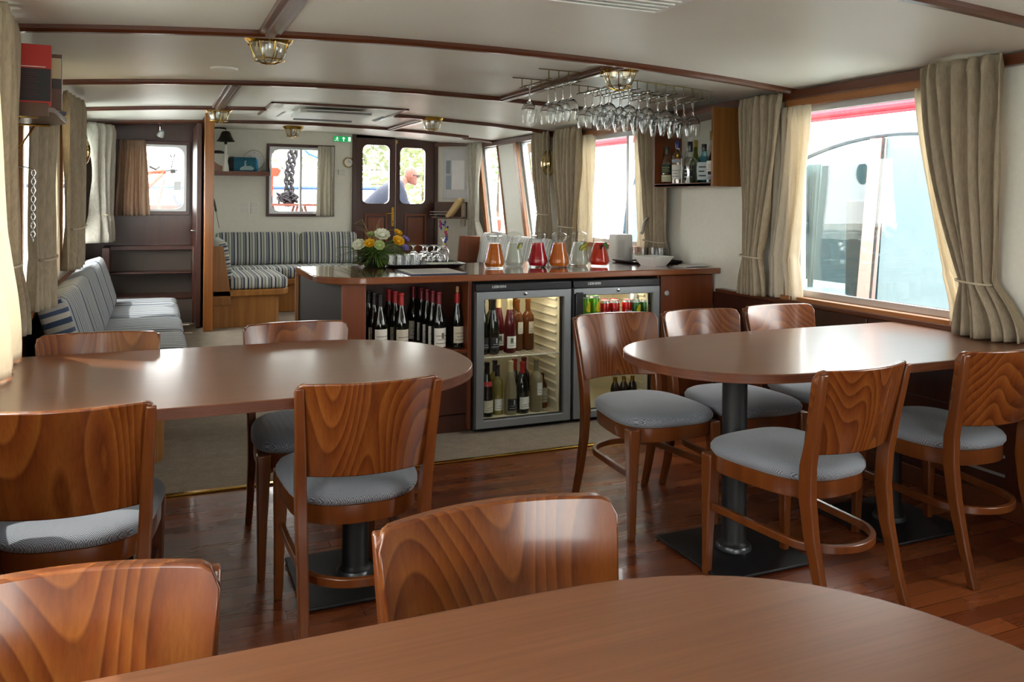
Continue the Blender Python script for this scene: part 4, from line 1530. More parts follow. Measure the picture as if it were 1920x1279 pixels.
def tumbler(name, lab, loc, r, h, group):
    o = MB().lathe([(0, 0), (r * .86, 0), (r * .88, .003), (r, h), (r * .93, h), (r * .82, .01), (0, .009)], 18, ripple=(9, .02)).build(name, CRYSTAL, loc=loc)
    return tag(o, lab, 'glass', group)


k = 0
for r_, (y, n, sh) in enumerate(((4.905, 4, 0), (4.965, 4, .01), (5.03, 4, .02))):
    for i in range(n):
        tumbler('tumbler', 'small ribbed tumbler in the %s row of the tray, %s from the flowers' % (['front', 'middle', 'back'][r_], ordn(i)), (1.325 + sh + i * .052 - .01, y, ZT), .0245, .068, 'ribbed tumblers on the tray')


def goblet_mesh(h, rb, foot, inverted):
    st = h * .3
    p = [(0, 0), (foot, .0), (foot, .002), (foot * .5, .005), (.006, .01), (.0045, st * .6), (.006, st), (rb * .55, st + .01), (rb * .92, st + .028), (rb, st + .05), (rb * .97, h * .85), (rb * .86, h), (rb * .84, h), (rb * .95, h * .85), (rb * .97, st + .05), (rb * .88, st + .03), (rb * .5, st + .013), (0, st + .008)]
    if inverted:
        p = [(r, h - z) for r, z in reversed(p)]
    return MB().lathe(p, 24)


for i, (x, y, h, rb, lab) in enumerate(((1.51, 5.105, .12, .04, 'upturned goblet behind the last tumblers'), (1.575, 5.11, .12, .04, 'upturned goblet in the middle of the back row of the tray'), (1.565, 4.995, .12, .04, 'upturned goblet in the middle of the tray'), (1.645, 5.10, .12, .04, 'upturned goblet behind the oblong dish'), (1.648, 5.0, .12, .041, 'upturned goblet in front of the tall goblet at the tray end'), (1.70, 5.085, .168, .041, 'tallest upturned goblet at the jug end of the tray'))):
    o = goblet_mesh(h, rb, .028, True).build('goblet', CRYSTAL, loc=(x, y, ZT))
    tag(o, lab, 'glass', 'goblets standing upside down on the tray')
o = MB().rings([[(x * k, y * k, z) for x, y in ((-.1, -.045), (.1, -.045), (.115, 0), (.1, .045), (-.1, .045), (-.115, 0))] for k, z in ((.7, 0), (.75, .001), (1, .016), (1.0, .019), (.74, .005), (.05, .005))]).build('oblong_dish', plain('pale_green_dish', '#cfd2bf', .25, 0, .3), loc=(1.635, 4.893, ZT), rotz=.05)
tag(o, 'shallow pale green dish on the front of the black tray', 'dish')
t = thing('menu_folder', 'dark blue menu folder with a white sheet on the bar front', 'folder', (1.455, 4.57, .9), math.radians(-1))
MB().box(-.165, .165, -.175, .185, .0005, .005).build('cover', plain('navy_card', '#23294a', .5), t, bevel=.001)
sh = MB().box(-.15, .16, -.15, .18, .0055, .0065)
for i in range(10):
    sh.box(-.12, .06 + .05 * ((i * 7) % 3) / 3, .14 - i * .027, .147 - i * .027, .0065, .0068, 1)
sh.build('sheet', [PAPER, plain('faint_print', '#8d8b90', .8)], t)

# flower arrangement
t = thing('flower_arrangement', 'bouquet of yellow and white flowers with grasses on the bar', 'flowers', (1.25, 5.06, .9))
t.scale = (1.22, 1.0, 1.16)
MB().lathe([(0, 0), (.05, 0), (.075, .03), (.08, .05), (.074, .05), (.068, .03), (0, .012)], 24).build('bowl', plain('dark_bowl', '#1c241b', .3), t)
LEAFM = plain('grass_leaf', '#5d7d34', .5, var=.3)
rnd = random.Random(5)
mb = MB()
for i in range(280):
    a = rnd.uniform(0, 2 * PI)
    L = rnd.uniform(.11, .23)
    el = rnd.uniform(-.1, .75)
    w = rnd.uniform(.006, .011)
    dx, dy = math.cos(a), math.sin(a) * .8
    pts = []
    for k_ in range(5):
        q = k_ / 4
        rr = L * q
        z = .05 + rr * math.sin(el) + .05 * q - .10 * q * q * (1.1 - el * .5)
        pts.append((dx * rr * math.cos(el), dy * rr * math.cos(el), max(z, .004)))
    px, py = -dy * w, dx * w
    v = []
    for j, p in enumerate(pts):
        s = (1 - j / 4.2)
        v += [(p[0] - px * s, p[1] - py * s, p[2]), (p[0] + px * s, p[1] + py * s, p[2] + .0015)]
    mb.add(v, [(2 * j, 2 * j + 1, 2 * j + 3, 2 * j + 2) for j in range(4)])
mb.build('foliage', LEAFM, t, smooth=80)
TWIG = plain('dry_grass', '#8d7a44', .6)
for i in range(13):
    a = rnd.uniform(0, 2 * PI)
    L = rnd.uniform(.05, .13)
    h = rnd.uniform(.17, .25)
    MB().tube([(0, 0, .05), (math.cos(a) * L * .35, math.sin(a) * L * .3, .05 + h * .5), (math.cos(a) * L * .8, math.sin(a) * L * .6, .02 + h * .95), (math.cos(a) * L * 1.25, math.sin(a) * L * .8, .02 + h * (1.0 if i % 3 else .85))], [.0016, .0014, .001, .0006], 5).build('grass_stalk', TWIG, t)


def rose(loc, r, m, rot):
    f = MB()
    for ring, (k, n, tilt) in enumerate(((.25, 5, 1.35), (.5, 6, 1.1), (.78, 7, .8), (1.0, 8, .45))):
        for j in range(n):
            a = 2 * PI * (j + .5 * ring) / n
            ca, sa = math.cos(a), math.sin(a)
            v = []
            for u in range(4):
                for w in range(4):
                    q = (w - 1.5) / 1.5
                    d = r * k * u / 3
                    wd = r * .55 * math.sin(PI * (.12 + .78 * u / 3))
                    x = d * math.cos(tilt) + r * .12 * k
                    z = d * math.sin(tilt) * .9 - .2 * r * q * q * 0
                    y = q * wd
                    v.append((x * ca - y * sa, x * sa + y * ca, z + r * .1 * q * q))
            f.add(v, [(u * 4 + w, u * 4 + w + 1, u * 4 + w + 5, u * 4 + w + 4) for u in range(3) for w in range(3)])
    f.blob((0, 0, r * .2), (r * .4, r * .4, r * .35), 8)
    return f.build('flower_head', m, t, smooth=80, loc=loc, rot=rot)


YF_ = plain('yellow_petal', '#d8a400', .6)
WF_ = plain('white_petal', '#d9dcc8', .6)
GF_ = plain('greenish_petal', '#a9b878', .6)
PF_ = plain('violet_petal', '#6c62a0', .6)
for loc, r, m, rot in (((.10, -.08, .135), .032, YF_, (.9, .3, 0)), ((.105, -.05, .178), .024, YF_, (.6, .4, 0)), ((-.045, -.09, .125), .027, YF_, (.9, -.4, 0)), ((.02, -.07, .165), .04, WF_, (.8, 0, 0)), ((.0, -.10, .115), .028, GF_, (1.1, 0, 0)), ((-.09, -.06, .115), .034, WF_, (.8, -.6, 0)), ((.145, -.05, .145), .022, PF_, (.6, .6, 0)), ((.14, -.07, .1), .02, PF_, (.9, .6, 0)), ((-.02, -.02, .165), .03, GF_, (.4, -.2, 0))):
    rose(loc, r, m, rot)

# ------------------------------------------------------------------ sink corner
t = thing('paper_dispenser', 'plain white upright box on the bar by the window', 'dispenser', (3.0, 5.06, .9))
mb = MB()
mb.rings([[(x, y, z) for x, y in rrect(-.07 * k, .07 * k, -.055 * k, .055 * k, .02)] for k, z in ((.98, 0), (1, .01), (1, .165), (.97, .183), (.9, .188))])
mb.build('housing', WHITE, t)
MB().box(-.05, .0, -.0565, -.054, .03, .15).build('front_flap', plain('flap_white', '#dddcd8', .45), t, bevel=.003)
o = MB().rings([[(x * k, y * k, z) for x, y in rrect(-.19, .19, -.17, .17, .03)] for k, z in ((.94, 0), (.96, .002), (1, .014), (1, .017), (.95, .005), (.05, .005))]).build('serving_tray', BLACKP, loc=(3.09, 4.93, .9))
o.location = (3.115, 4.9, .9)
tag(o, 'flat black tray under the upside-down glasses beside the tap', 'tray')
tr0 = [(3.045, 4.955), (3.115, 4.95), (3.16, 4.90), (3.205, 4.945), (3.24, 4.87), (3.165, 4.82)]
for i, (x, y) in enumerate(tr0):
    tumbler('tumbler', 'straight clear tumbler %s from the white box on the tap tray' % ordn(i), (x, y, .9055), .027, .095, 'straight tumblers beside the tap')
o = MB().rings([[(x * k, y * k, z) for x, y in rrect(-.098, .098, -.098, .098, .015)] for k, z in ((.62, 0), (.64, .003), (1, .058), (1.0, .062), (.95, .058), (.6, .01), (.05, .009))]).build('square_bowl', CERAMIC, loc=(3.0, 4.64, .9), rotz=.3)
tag(o, 'square white bowl with sloping sides on the bar', 'bowl')
t = thing('tap', 'tall chrome swan-neck tap behind the white bowl', 'tap', (3.285, 5.03, .9))
MB().lathe([(0, 0), (.028, 0), (.028, .008), (.02, .02), (.018, .05), (0, .05)], 24).build('base', CHROME, t)
MB().tube([(0, 0, .03), (0, 0, .22)] + [(-.06 + .06 * math.cos(a), -.0, .22 + .085 * math.sin(a)) for a in [PI * i / 12 for i in range(1, 12)]] + [(-.125, 0, .205), (-.135, 0, .19)], .011, 12).build('swan_neck', CHROME, t)
MB().tube([(.0, -.02, .04), (.0, -.06, .06)], .006, 8).build('lever', CHROME, t)
mb = MB().rbox((0, 0, .002), (.19, .12, .003), (0, 0, .1)).rbox((.02, -.01, .006), (.17, .1, .003), (.02, .01, -.15))
mb.v = [(x, y, z + .004 * math.sin(9 * x)) for x, y, z in mb.v]
o = mb.build('paper_napkin', PAPER, loc=(3.19, 4.50, .9035))
tag(o, 'loose white papers lying on the bar end by the wall', 'paper')

# ------------------------------------------------------------------ hanging wine glasses and their racks
def rail_rack(name, label, xs, ya, yb):
    z0 = min(zc(x) for x in xs) - .002
    t = thing(name, label, 'glass rack', ((xs[0] + xs[-1]) / 2, (ya + yb) / 2, z0))
    cx, cy = t.location.x, t.location.y
    BR = plain('antique_brass', '#6e6136', .35, .85)
    for y in (ya + .03, yb - .03):
        MB().tube([(xs[0] - .09 - cx, y - cy, zc(xs[0]) - z0 - .004), (xs[-1] + .09 - cx, y - cy, zc(xs[-1]) - z0 - .004)], .003, 6).build('cross_bar', BR, t)
    for x in xs:
        zt = zc(x) - z0 - .004
        for s in (-.03, .03):
            MB().tube([(x + s - cx, ya + .03 - cy, zt), (x + s - cx, ya + .03 - cy, zt - .05), (x + s - cx, ya - cy, zt - .052), (x + s - cx, yb - cy, zt - .052), (x + s - cx, yb - .03 - cy, zt - .05), (x + s - cx, yb - .03 - cy, zt)], .0028, 6).build('rail_wire', BR, t)
    return t


SLOT = [(1.99, [4.40]), (2.11, [4.40, 4.305, 4.21, 4.115]), (2.365, [4.42, 4.325, 4.23, 4.13]), (2.49, [4.41, 4.32, 4.22, 4.12]), (2.615, [4.42, 4.32, 4.22, 4.13]), (2.74, [4.41, 4.31, 4.21, 4.12]), (2.865, [4.40, 4.30, 4.20]), (2.985, [4.39, 4.29, 4.20])]
rail_rack('hanging_glass_rack', 'small brass rail rack for glasses by the ceiling batten', [1.99, 2.11], 4.05, 4.47)
rail_rack('hanging_glass_rack', 'wide brass rail rack full of upside-down glasses over the bar', [s[0] for s in SLOT[2:]], 4.05, 4.47)
g0 = None
for si, (x, ys) in enumerate(SLOT):
    for gi, y in enumerate(ys):
        z = zc(x) - .006 - .05 + .003
        lab = 'hanging wine glass, %s from the bow on %s' % (ordn(gi), ['the outer wire of the small rack', 'the inner wire of the small rack', 'the first wire pair of the wide rack', 'the second wire pair of the wide rack', 'the third wire pair of the wide rack', 'the fourth wire pair of the wide rack', 'the fifth wire pair of the wide rack', 'the last wire pair by the bottle cupboard'][si])
        if g0 is None:
            p = [(0, .004), (.036, .001), (.036, -.0005), (.01, -.006), (.005, -.016), (.0045, -.075), (.007, -.088), (.027, -.100), (.043, -.124), (.0475, -.148), (.045, -.18), (.039, -.212), (.0378, -.212), (.0438, -.18), (.0463, -.148), (.042, -.126), (.026, -.1035), (0, -.094)]
            g0 = MB().lathe(p, 20).build('wine_glass', CRYSTAL, loc=(x, y, z))
            tag(g0, lab, 'glass', 'wine glasses hanging over the bar')
        else:
            o = g0.copy()
            COL.objects.link(o)
            o.location = (x, y, z)
            o['label'] = lab
# ------------------------------------------------------------------ lamps
def cage_lamp(lab, x, y, k=1.0):
    t = thing('cage_lamp', lab, 'lamp', (x, y, zc(x)), 0, 'brass cage lamps on the ceiling')
    R = .105 * k
    MB().lathe([(0, .004), (R, .004), (R * 1.02, -.008), (R * .95, -.02), (R * .82, -.03), (R * .78, -.03), (0, -.024)], 36).build('brass_base', BRASS, t)
    GL = glass_thin('ribbed_lamp_glass', (.86, .86, .82), .16, .7, .18) if 'ribbed_lamp_glass' not in bpy.data.materials else bpy.data.materials['ribbed_lamp_glass']
    MB().lathe([(R * .74, -.026), (R * .74, -.055), (R * .66, -.085), (R * .48, -.103), (0, -.108)], 36, ripple=(18, .012)).build('glass_dome', GL, t)
    MB().lathe([(0, -.03), (.018, -.03), (.02, -.06), (.012, -.08), (0, -.082)], 14).build('bulb', plain('frosted_bulb', '#f2efe6', .5), t)
    c = MB()
    for i in range(4):
        a = PI * i / 4 + .2
        pts = []
        for j in range(13):
            q = -1 + 2 * j / 12
            rr = R * .84 * q
            z = -.026 - .09 * (1 - abs(q) ** 3.2)
            pts.append((math.cos(a) * rr, math.sin(a) * rr, z))
        c.tube(pts, .0025, 6)
    c.tube([(R * .66 * math.cos(2 * PI * i / 24), R * .66 * math.sin(2 * PI * i / 24), -.1) for i in range(24)], .0025, 6, closed=True)
    c.build('wire_cage', BRASS, t)
    for i in range(3):
        a = 2 * PI * i / 3 + .5
        MB().lathe([(0, 0), (.007, 0), (.008, -.01), (.004, -.016), (0, -.017)], 10).build('thumb_screw', BRASS, t, loc=(R * .9 * math.cos(a), R * .9 * math.sin(a), -.016))
    return t


cage_lamp('brass cage lamp under the first batten above the sofa side', .458, 3.83)
cage_lamp('brass cage lamp beside the glass racks over the bar', 2.26, 3.84)
cage_lamp('brass cage lamp on the third batten next to the air conditioner', .455, 6.99)
cage_lamp('brass cage lamp close to the cream end wall', 1.267, 8.55, .95)
cage_lamp('brass cage lamp on the third batten near the double doors', 2.19, 6.87)


def dome_lamp(lab, x, y, z, s):
    t = thing('dome_wall_lamp', lab, 'lamp', (x, y, z))
    MB().prism_x([(.05 * math.cos(2 * PI * i / 24), .08 * math.sin(2 * PI * i / 24)) for i in range(24)], -.001 * s, s * .02).build('wall_plate', BRASS, t)
    MB().blob((s * .06, 0, 0), (.07, .072, .122), 14).build('polished_dome', plain('polished_brass', '#b09a6c', .05, 1.0), t)
    return t


dome_lamp('polished brass dome lamp between curtains on the window wall', XR, 6.78, 1.662, -1)
dome_lamp('polished brass dome lamp among the curtains of the sofa wall', XL, 7.0, 1.655, 1)
t = thing('spot_lamp', 'small adjustable spot lamp hanging before the dark wall window', 'lamp', (.035, 8.2, zc(.035)))
MB().box(-.025, .025, -.025, .025, -.02, .003).build('mount', plain('dull_brass', '#83755a', .3, .8), t, bevel=.003)
MB().tube([(0, 0, -.02), (0, 0, -.09), (.03, -.0, -.1)], .007, 8).build('arm', CHROME, t)
MB().lathe([(0, 0), (.02, 0), (.034, -.04), (.036, -.055), (.03, -.05), (0, -.03)], 20).build('spot_head', plain('frosted_glass', '#b9bab8', .3), t, loc=(.02, -.01, -.085), rot=(.5, .35, 0))
t = thing('exit_sign', 'green emergency exit sign above the small bow window', 'sign', (1.87, 9.1, 1.975))
MB().box(-.1, .1, -.03, 0, -.033, .033).build('housing', WHITE, t, bevel=.003)
MB().tube([(-.02, -.02, .03), (-.02, -.02, .055)], .004, 6).build('hanger', ALU, t)
em = bpy.data.materials.new('lit_green')
em.use_nodes = True
eb = em.node_tree.nodes['Principled BSDF']
eb.inputs['Base Color'].default_value = S('#0c8a4a')
eb.inputs['Emission Color'].default_value = S('#0fae5c')
eb.inputs['Emission Strength'].default_value = .35
ew = bpy.data.materials.new('lit_white')
ew.use_nodes = True
eb = ew.node_tree.nodes['Principled BSDF']
eb.inputs['Base Color'].default_value = S('#e8f4ec')
eb.inputs['Emission Color'].default_value = S('#e8f4ec')
eb.inputs['Emission Strength'].default_value = .45
p = MB().box(-.097, .097, -.0315, -.03, -.03, .03).build('green_panel', em, t)
m = MB()
yy0, yy1 = -.0325, -.0315
m.box(.062, .09, yy0, yy1, -.024, .024)                     # door
m.prism_y([(-.008, .005), (.012, .025), (.032, .005), (.018, .005), (.018, -.024), (.006, -.024), (.006, .005)], yy0, yy1)  # arrow
hx, hz = -.058, .018
m.prism_y([(hx + .006 * math.cos(2 * PI * i / 12), hz + .006 * math.sin(2 * PI * i / 12)) for i in range(12)], yy0, yy1)
m.prism_y([(-.062, .011), (-.052, .011), (-.056, -.006), (-.066, -.006)], yy0, yy1)
m.prism_y([(-.058, .011), (-.042, .0), (-.040, .004), (-.054, .013)], yy0, yy1)
m.prism_y([(-.062, .011), (-.078, .006), (-.078, .002), (-.060, .006)], yy0, yy1)
m.prism_y([(-.058, -.006), (-.046, -.012), (-.048, -.026), (-.052, -.026), (-.052, -.014), (-.066, -.006)], yy0, yy1)
m.prism_y([(-.062, -.006), (-.074, -.014), (-.086, -.013), (-.086, -.017), (-.074, -.019), (-.058, -.01)], yy0, yy1)
m.build('pictogram', ew, p)
t = thing('wall_clock', 'small round brass-rimmed clock below the exit sign', 'clock', (1.942, 9.1, 1.722))
R2 = (PI / 2, 0, 0)
MB().lathe([(0, 0), (.055, 0), (.056, .012), (.05, .022), (.046, .02), (.046, .012), (0, .012)], 32).build('brass_case', BRASS, t, rot=R2)
d = MB().lathe([(0, .012), (.046, .012), (.046, .0125), (0, .0126)], 32).build('dial', WHITE, t, rot=R2)
MB().box(-.0015, .0015, -.0145, -.0135, 0, .03).rbox((.008, -.014, .006), (.02, .001, .002), (0, -.5, 0)).build('hand', INK, t)
t = MB().rbox((0, -.008, 0), (.075, .016, .06)).build('thermostat_plate', plain('ivory_plastic', '#d9d7cd', .45), loc=(1.868, 9.1, 1.612), bevel=.004)
tag(t, 'small ivory plate under the round brass clock', 'thermostat')
for i, x in enumerate((.868, .957)):
    t = thing('light_switch', 'white double light switch %s' % ('next to the partition' if i == 0 else 'closer to the small bow window'), 'switch', (x, 9.1, 1.224), 0, 'white double switches on the end wall')
    MB().box(-.041, .041, -.01, 0, -.06, .06).build('plate', WHITE, t, bevel=.003)
    for z in (-.028, .028):
        MB().rbox((0, -.012, z), (.055, .006, .046), (.08, 0, 0)).build('rocker', plain('switch_white', '#dedcd4', .4), t, bevel=.002)

# ------------------------------------------------------------------ shelf on the end wall
t = thing('wall_shelf', 'reddish wooden shelf on the cream end wall beside the bell', 'shelf', (.8, 9.1, 1.565))
MB().box(-.355, .29, -.2, 0, -.012, .012).build('board', REDWOOD, t, bevel=.003)
MB().prism_x([(-.2, .012), (0, .012), (0, .17), (-.05, .17)], .272, .29).build('side_board', MAHOG, t)
MB().box(-.355, .29, -.2, -.185, .012, .03).build('front_lip', REDWOOD, t)
t = thing('magazine_holder', 'orange brown curved magazine holder at the post end of the shelf', 'holder', (.615, 9.0, 1.578))
MB().prism_y([(-.12, 0), (.1, 0), (.1, .05)] + [(.1 - .2 * math.sin(i * PI / 16), .05 + .13 * (1 - math.cos(i * PI / 16))) for i in range(1, 9)] + [(-.12, .19)], -.06, -.05).build('curved_side', POSTW, t)
MB().box(-.12, .1, -.05, .06, 0, .008).build('bottom', OAK, t)
for i, (c_, h) in enumerate((('#f1eee6', .185), ('#4c4f54', .18), ('#2b2326', .19))):
    tag(MB().box(-.1, .075, -.045 + i * .03, -.022 + i * .03, 0, h).build('magazine', plain('magazine_%d' % i, c_, .6), loc=(.615, 9.0, 1.587)), ['pale magazine at the front of the curved holder', 'grey magazine in the middle of the curved holder', 'dark magazine at the back of the curved holder'][i], 'magazine', 'magazines in the holder')
o = MB().blob((0, 0, .015), (.06, .05, .02), 10).build('folded_cap', plain('dark_felt', '#3a3438', .9), loc=(.585, 9.0, 1.772), smooth=80)
tag(o, 'dark folded cap lying on the magazine holder', 'cap')
BLUEC = plain('teal_cloth', '#1b6079', .8)
t = thing('cloth_bag', 'teal blue zipped cloth bag with a pale swan print on the shelf', 'bag', (.848, 8.98, 1.578))
mb = MB()
mb.rings([[(x, y, z) for y, z in [(.06 * math.copysign(abs(math.cos(a)) ** .6, math.cos(a)), .082 + .082 * math.copysign(abs(math.sin(a)) ** .6, math.sin(a))) for a in [2 * PI * i / 24 for i in range(24)]]] for x in (-.115, -.11, -.04, .04, .095, .1)])
mb.build('body', BLUEC, t, smooth=60)
MB().rings([[(x, y * k, .082 + z * k) for y, z in [(.062 * math.cos(a), .084 * math.sin(a)) for a in [2 * PI * i / 24 for i in range(24)]]] for x, k in ((.1, .97), (.112, .9), (.125, .6), (.128, .1))]).build('end_cap', plain('bright_blue_cloth', '#1f86b0', .8), t, smooth=60)
MB().rings([[(x, y * k, .082 + z * k) for y, z in [(.064 * math.cos(a), .086 * math.sin(a)) for a in [2 * PI * i / 24 for i in range(24)]]] for x, k in ((-.185, .75), (-.165, .95), (-.115, 1.0))]).build('dark_end', plain('charcoal_cloth', '#27272c', .85), t, smooth=60)
MB().prism_y([(-.06, .03), (.07, .03), (.085, .05), (.05, .075), (.01, .07), (-.0, .11), (.012, .125), (.0, .13), (-.012, .12), (-.012, .075), (-.05, .055)], -.0635, -.0605).build('swan_print', plain('print_grey', '#9fb6bd', .8), t)
t = thing('round_clock', 'round white clock with numerals leaning behind the blue bag', 'clock', (.945, 9.06, 1.72))
MB().lathe([(0, 0), (.105, 0), (.107, .012), (.1, .02), (.093, .014), (0, .014)], 36).build('case', plain('clock_rim', '#c9c9bd', .35), t, rot=R2)
d = MB().lathe([(0, .0141), (.093, .0142), (.093, .0145), (0, .0146)], 36).build('dial', plain('clock_dial', '#d8d6d2', .4), t, rot=R2)
for i in range(12):
    a = 2 * PI * i / 12
    lettering('numeral', str(12 if i == 0 else i), .022, INK, d, Matrix(((1, 0, 0, .075 * math.sin(a)), (0, 1, 0, .075 * math.cos(a)), (0, 0, 1, .015), (0, 0, 0, 1))))
MB().rbox((-.02, -.0165, .02), (.004, .0015, .075), (0, -.8, 0)).build('hand', INK, t)
MB().rbox((.0, -.0165, .02), (.003, .0015, .05), (0, .1, 0)).build('hand', plain('red_hand', '#9a4a4a', .5), t)
o = MB().lathe([(0, 0), (.025, 0), (.026, .03), (.022, .032), (0, .03)], 16).build('small_jar', plain('grey_jar', '#8a8784', .4), loc=(1.03, 8.97, 1.578))
tag(o, 'small grey jar at the window end of the shelf', 'jar')

# ship's bell with lanyard
t = thing('ship_bell', 'dark ship bell hanging from a curved bracket beside the post', 'bell', (.65, 8.88, 2.01))
BELL = plain('dark_bronze', '#2e2924', .35, .6)
MB().tube([(-.205, .0, -.08), (-.19, 0, -.02), (-.14, 0, .012), (-.07, 0, .02), (0, 0, .012)], .009, 8).build('bracket', BELL, t)
MB().tube([(0, 0, .012), (0, 0, -.01)], .005, 8).build('hook', BRASS, t)
MB().lathe([(0, -.012), (.03, -.014), (.045, -.03), (.056, -.065), (.075, -.1), (.092, -.118), (.086, -.118), (.066, -.1), (0, -.05)], 32).build('bell_body', BELL, t)
MB().lathe([(0, -.15), (.012, -.145), (.016, -.13), (.01, -.118), (.004, -.1), (0, -.1)], 14).build('clapper', BELL, t)
mb = MB().tube([(0, 0, -.15), (0, -.005, -.19), (.002, -.005, -.25)], [.006, .012, .013], 8)
mb.lathe([(0, -.42), (.03, -.42), (.027, -.37), (.018, -.32), (.022, -.29), (.017, -.25), (0, -.245)], 12, ripple=(6, .1))
mb.build('lanyard', plain('white_rope', '#f6f4ee', .8), t)
o = MB().tube([(0, 0, 0), (.018, 0, -.1), (.02, 0, -.11)], [.008, .01, .006], 8).tube([(.02, 0, -.11), (.045, -.01, -.25)], .0022, 5).build('fly_swatter', plain('dark_handle', '#33231d', .5), loc=(.462, 7.6, 1.31))
tag(o, 'dark handled stick hanging on the partition above the bench end', 'stick')

# ------------------------------------------------------------------ bottle cupboard
t = thing('bottle_cupboard', 'open wooden wall cupboard of liquor bottles beside the big window', 'cupboard', (3.3, 4.48, 1.415))
CUPW = wood('cupboard_oak', '#6f4519', '#855524', '#9a6630', rough=.42, coat=.1, streak=.8)
MB().box(-.2, .018, -.33, -.31, 0, .48).build('side_panel', CUPW, t, bevel=.002)
MB().box(-.2, .018, .31, .33, 0, .44).build('side_panel', REDWOOD, t, bevel=.002)
MB().box(-.2, .018, -.31, .31, 0, .02).build('bottom_board', REDWOOD, t, bevel=.002)
MB().prism_x([(-.31, .46), (.31, .42), (.31, .44), (-.31, .48)], -.19, .018).build('top_board', REDWOOD, t)
MB().box(-.2, -.19, -.31, .31, .0, .022).build('front_lip', plain('lip_red', '#7c4530', .4), t)
GLQ = 'liquor bottles in the wall cupboard'
CLEARL = glass_thin('bottle_clear_glass', (.9, .92, .9), .12, .7)


def liquor(lab, x, y, prof, glass, cap, labels, square=False, n=24):
    if square:
        rings = []
        for r, z in prof:
            rings.append([(px, py, z) for px, py in rrect(-r, r, -r * .62 if r > .016 else -r, r * .62 if r > .016 else r, min(r * .3, .01))])
        mb = MB().rings(rings)
    else:
        mb = MB().lathe([(0, 0)] + prof + [(0, prof[-1][1])], n)
    o = mb.build('liquor_bottle', glass, loc=(x, y, 1.437), rotz=-PI / 2 + .55)
    tag(o, lab, 'bottle', GLQ)
    r, z0, z1 = cap[1:]
    MB().lathe([(0, z0), (r, z0), (r * 1.04, z0 + .002), (r * 1.04, z1 - .002), (r, z1), (0, z1)], 18).build('cap', cap[0], o)
    for m, ink, q0, q1, half in labels:
        rr = max(a for a, b in prof)
        if square:
            yy = rr * .62 + .0006
            b = MB().box(-rr * half, rr * half, -yy - .0006, -yy, q0, q1, 0)
            for i in range(3):
                b.box(-rr * half * .7, rr * half * (.7 - .3 * (i % 2)), -yy - .001, -yy - .0006, q0 + (q1 - q0) * (.2 + .25 * i), q0 + (q1 - q0) * (.27 + .25 * i), 1)
            b.build('label', [m, ink], o)
        else:
            label_patch(rr, q0, q1, half, m, o, ink=ink, lines=3)
    return o


TALL = [(.033, 0), (.036, .004), (.036, .16), (.033, .185), (.018, .21), (.0135, .225), (.0135, .255)]
SQ = [(.040, 0), (.042, .004), (.042, .135), (.038, .155), (.020, .172), (.014, .185), (.014, .22)]
WK = [(.035, 0), (.0375, .004), (.0375, .13), (.034, .155), (.022, .185), (.015, .205), (.014, .235)]
liquor('clear whisky bottle with a dark green label, first from the bow end of the cupboard', 3.17, 4.745, WK, CLEARL, (plain('cap_dark', '#2b2e2b', .4), .0155, .2, .255), [(plain('label_green', '#23362a', .6), plain('label_yellow', '#c6c069', .6), .075, .135, 1.2), (plain('label_pale', '#c9c3a3', .6), INK, .015, .06, 1.2)])
liquor('small blue and orange bottle with a gold cap behind the green label bottle', 3.22, 4.695, [(.022, 0), (.024, .003), (.024, .15), (.012, .175), (.01, .19)], plain('orange_spirit', '#b5641f', .15), (GOLD, .011, .18, .21), [(plain('label_blue', '#3c4a86', .6), SILVER, .04, .13, 1.3)])
liquor('clear bottle with a royal blue cap and white label', 3.17, 4.625, TALL, CLEARL, (plain('royal_blue', '#20256f', .35), .0145, .235, .285), [(LABELW, plain('label_ink_blue', '#3c3f70', .6), .03, .125, 1.0), (plain('label_band', '#9fa3b0', .6), INK, .14, .16, 1.0)])
liquor('tallest clear bottle with a white cap', 3.24, 4.585, [(.033, 0), (.036, .004), (.036, .19), (.03, .215), (.0155, .245), (.0135, .26)], CLEARL, (WHITE, .0145, .235, .305), [(LABELW, INK, .04, .12, .9)])
liquor('round green liqueur bottle with a yellow cap', 3.245, 4.53, [(.035, 0), (.04, .01), (.045, .09), (.04, .13), (.02, .17), (.0135, .20), (.013, .25)], plain('olive_glass', '#4f5a14', .12), (plain('yellow_cap', '#a08a2c', .4), .0145, .24, .285), [])
liquor('square whiskey bottle with a black cap and black label', 3.17, 4.485, SQ, CLEARL, (BLACKP, .0165, .205, .27), [(LABELD, SILVER, .02, .115, .85)], True)
liquor('pale blue square gin bottle with a black cap', 3.17, 4.335, SQ, glass_thin('blue_glass', (.25, .62, .72), .1, .6), (BLACKP, .016, .2, .245), [(plain('label_silver', '#aeb9bd', .4), INK, .02, .13, .8)], True)
liquor('clear bottle with a tall yellow cap at the back by the wooden side', 3.255, 4.37, [(.03, 0), (.033, .004), (.033, .2), (.02, .235), (.0125, .255), (.0125, .29)], CLEARL, (plain('yellow_cap', '#a08a2c', .4), .0145, .275, .335), [])
liquor('clear bottle with a brownish tall cap behind the yellow capped one', 3.265, 4.30, [(.03, 0), (.033, .004), (.033, .2), (.02, .235), (.0125, .255), (.0125, .29)], CLEARL, (plain('tan_cap', '#8a7442', .5), .0145, .3, .35), [])
liquor('round bottle with a white and red label beside the wooden side', 3.165, 4.235, [(.036, 0), (.039, .004), (.039, .12), (.034, .15), (.02, .18), (.014, .195), (.0135, .225)], plain('dark_spirit', '#1a1413', .1), (BLACKP, .0155, .2, .235), [(LABELW, plain('label_red', '#8c2b2b', .6), .07, .135, 1.2), (plain('label_band', '#9fa3b0', .6), INK, .02, .05, 1.2)])
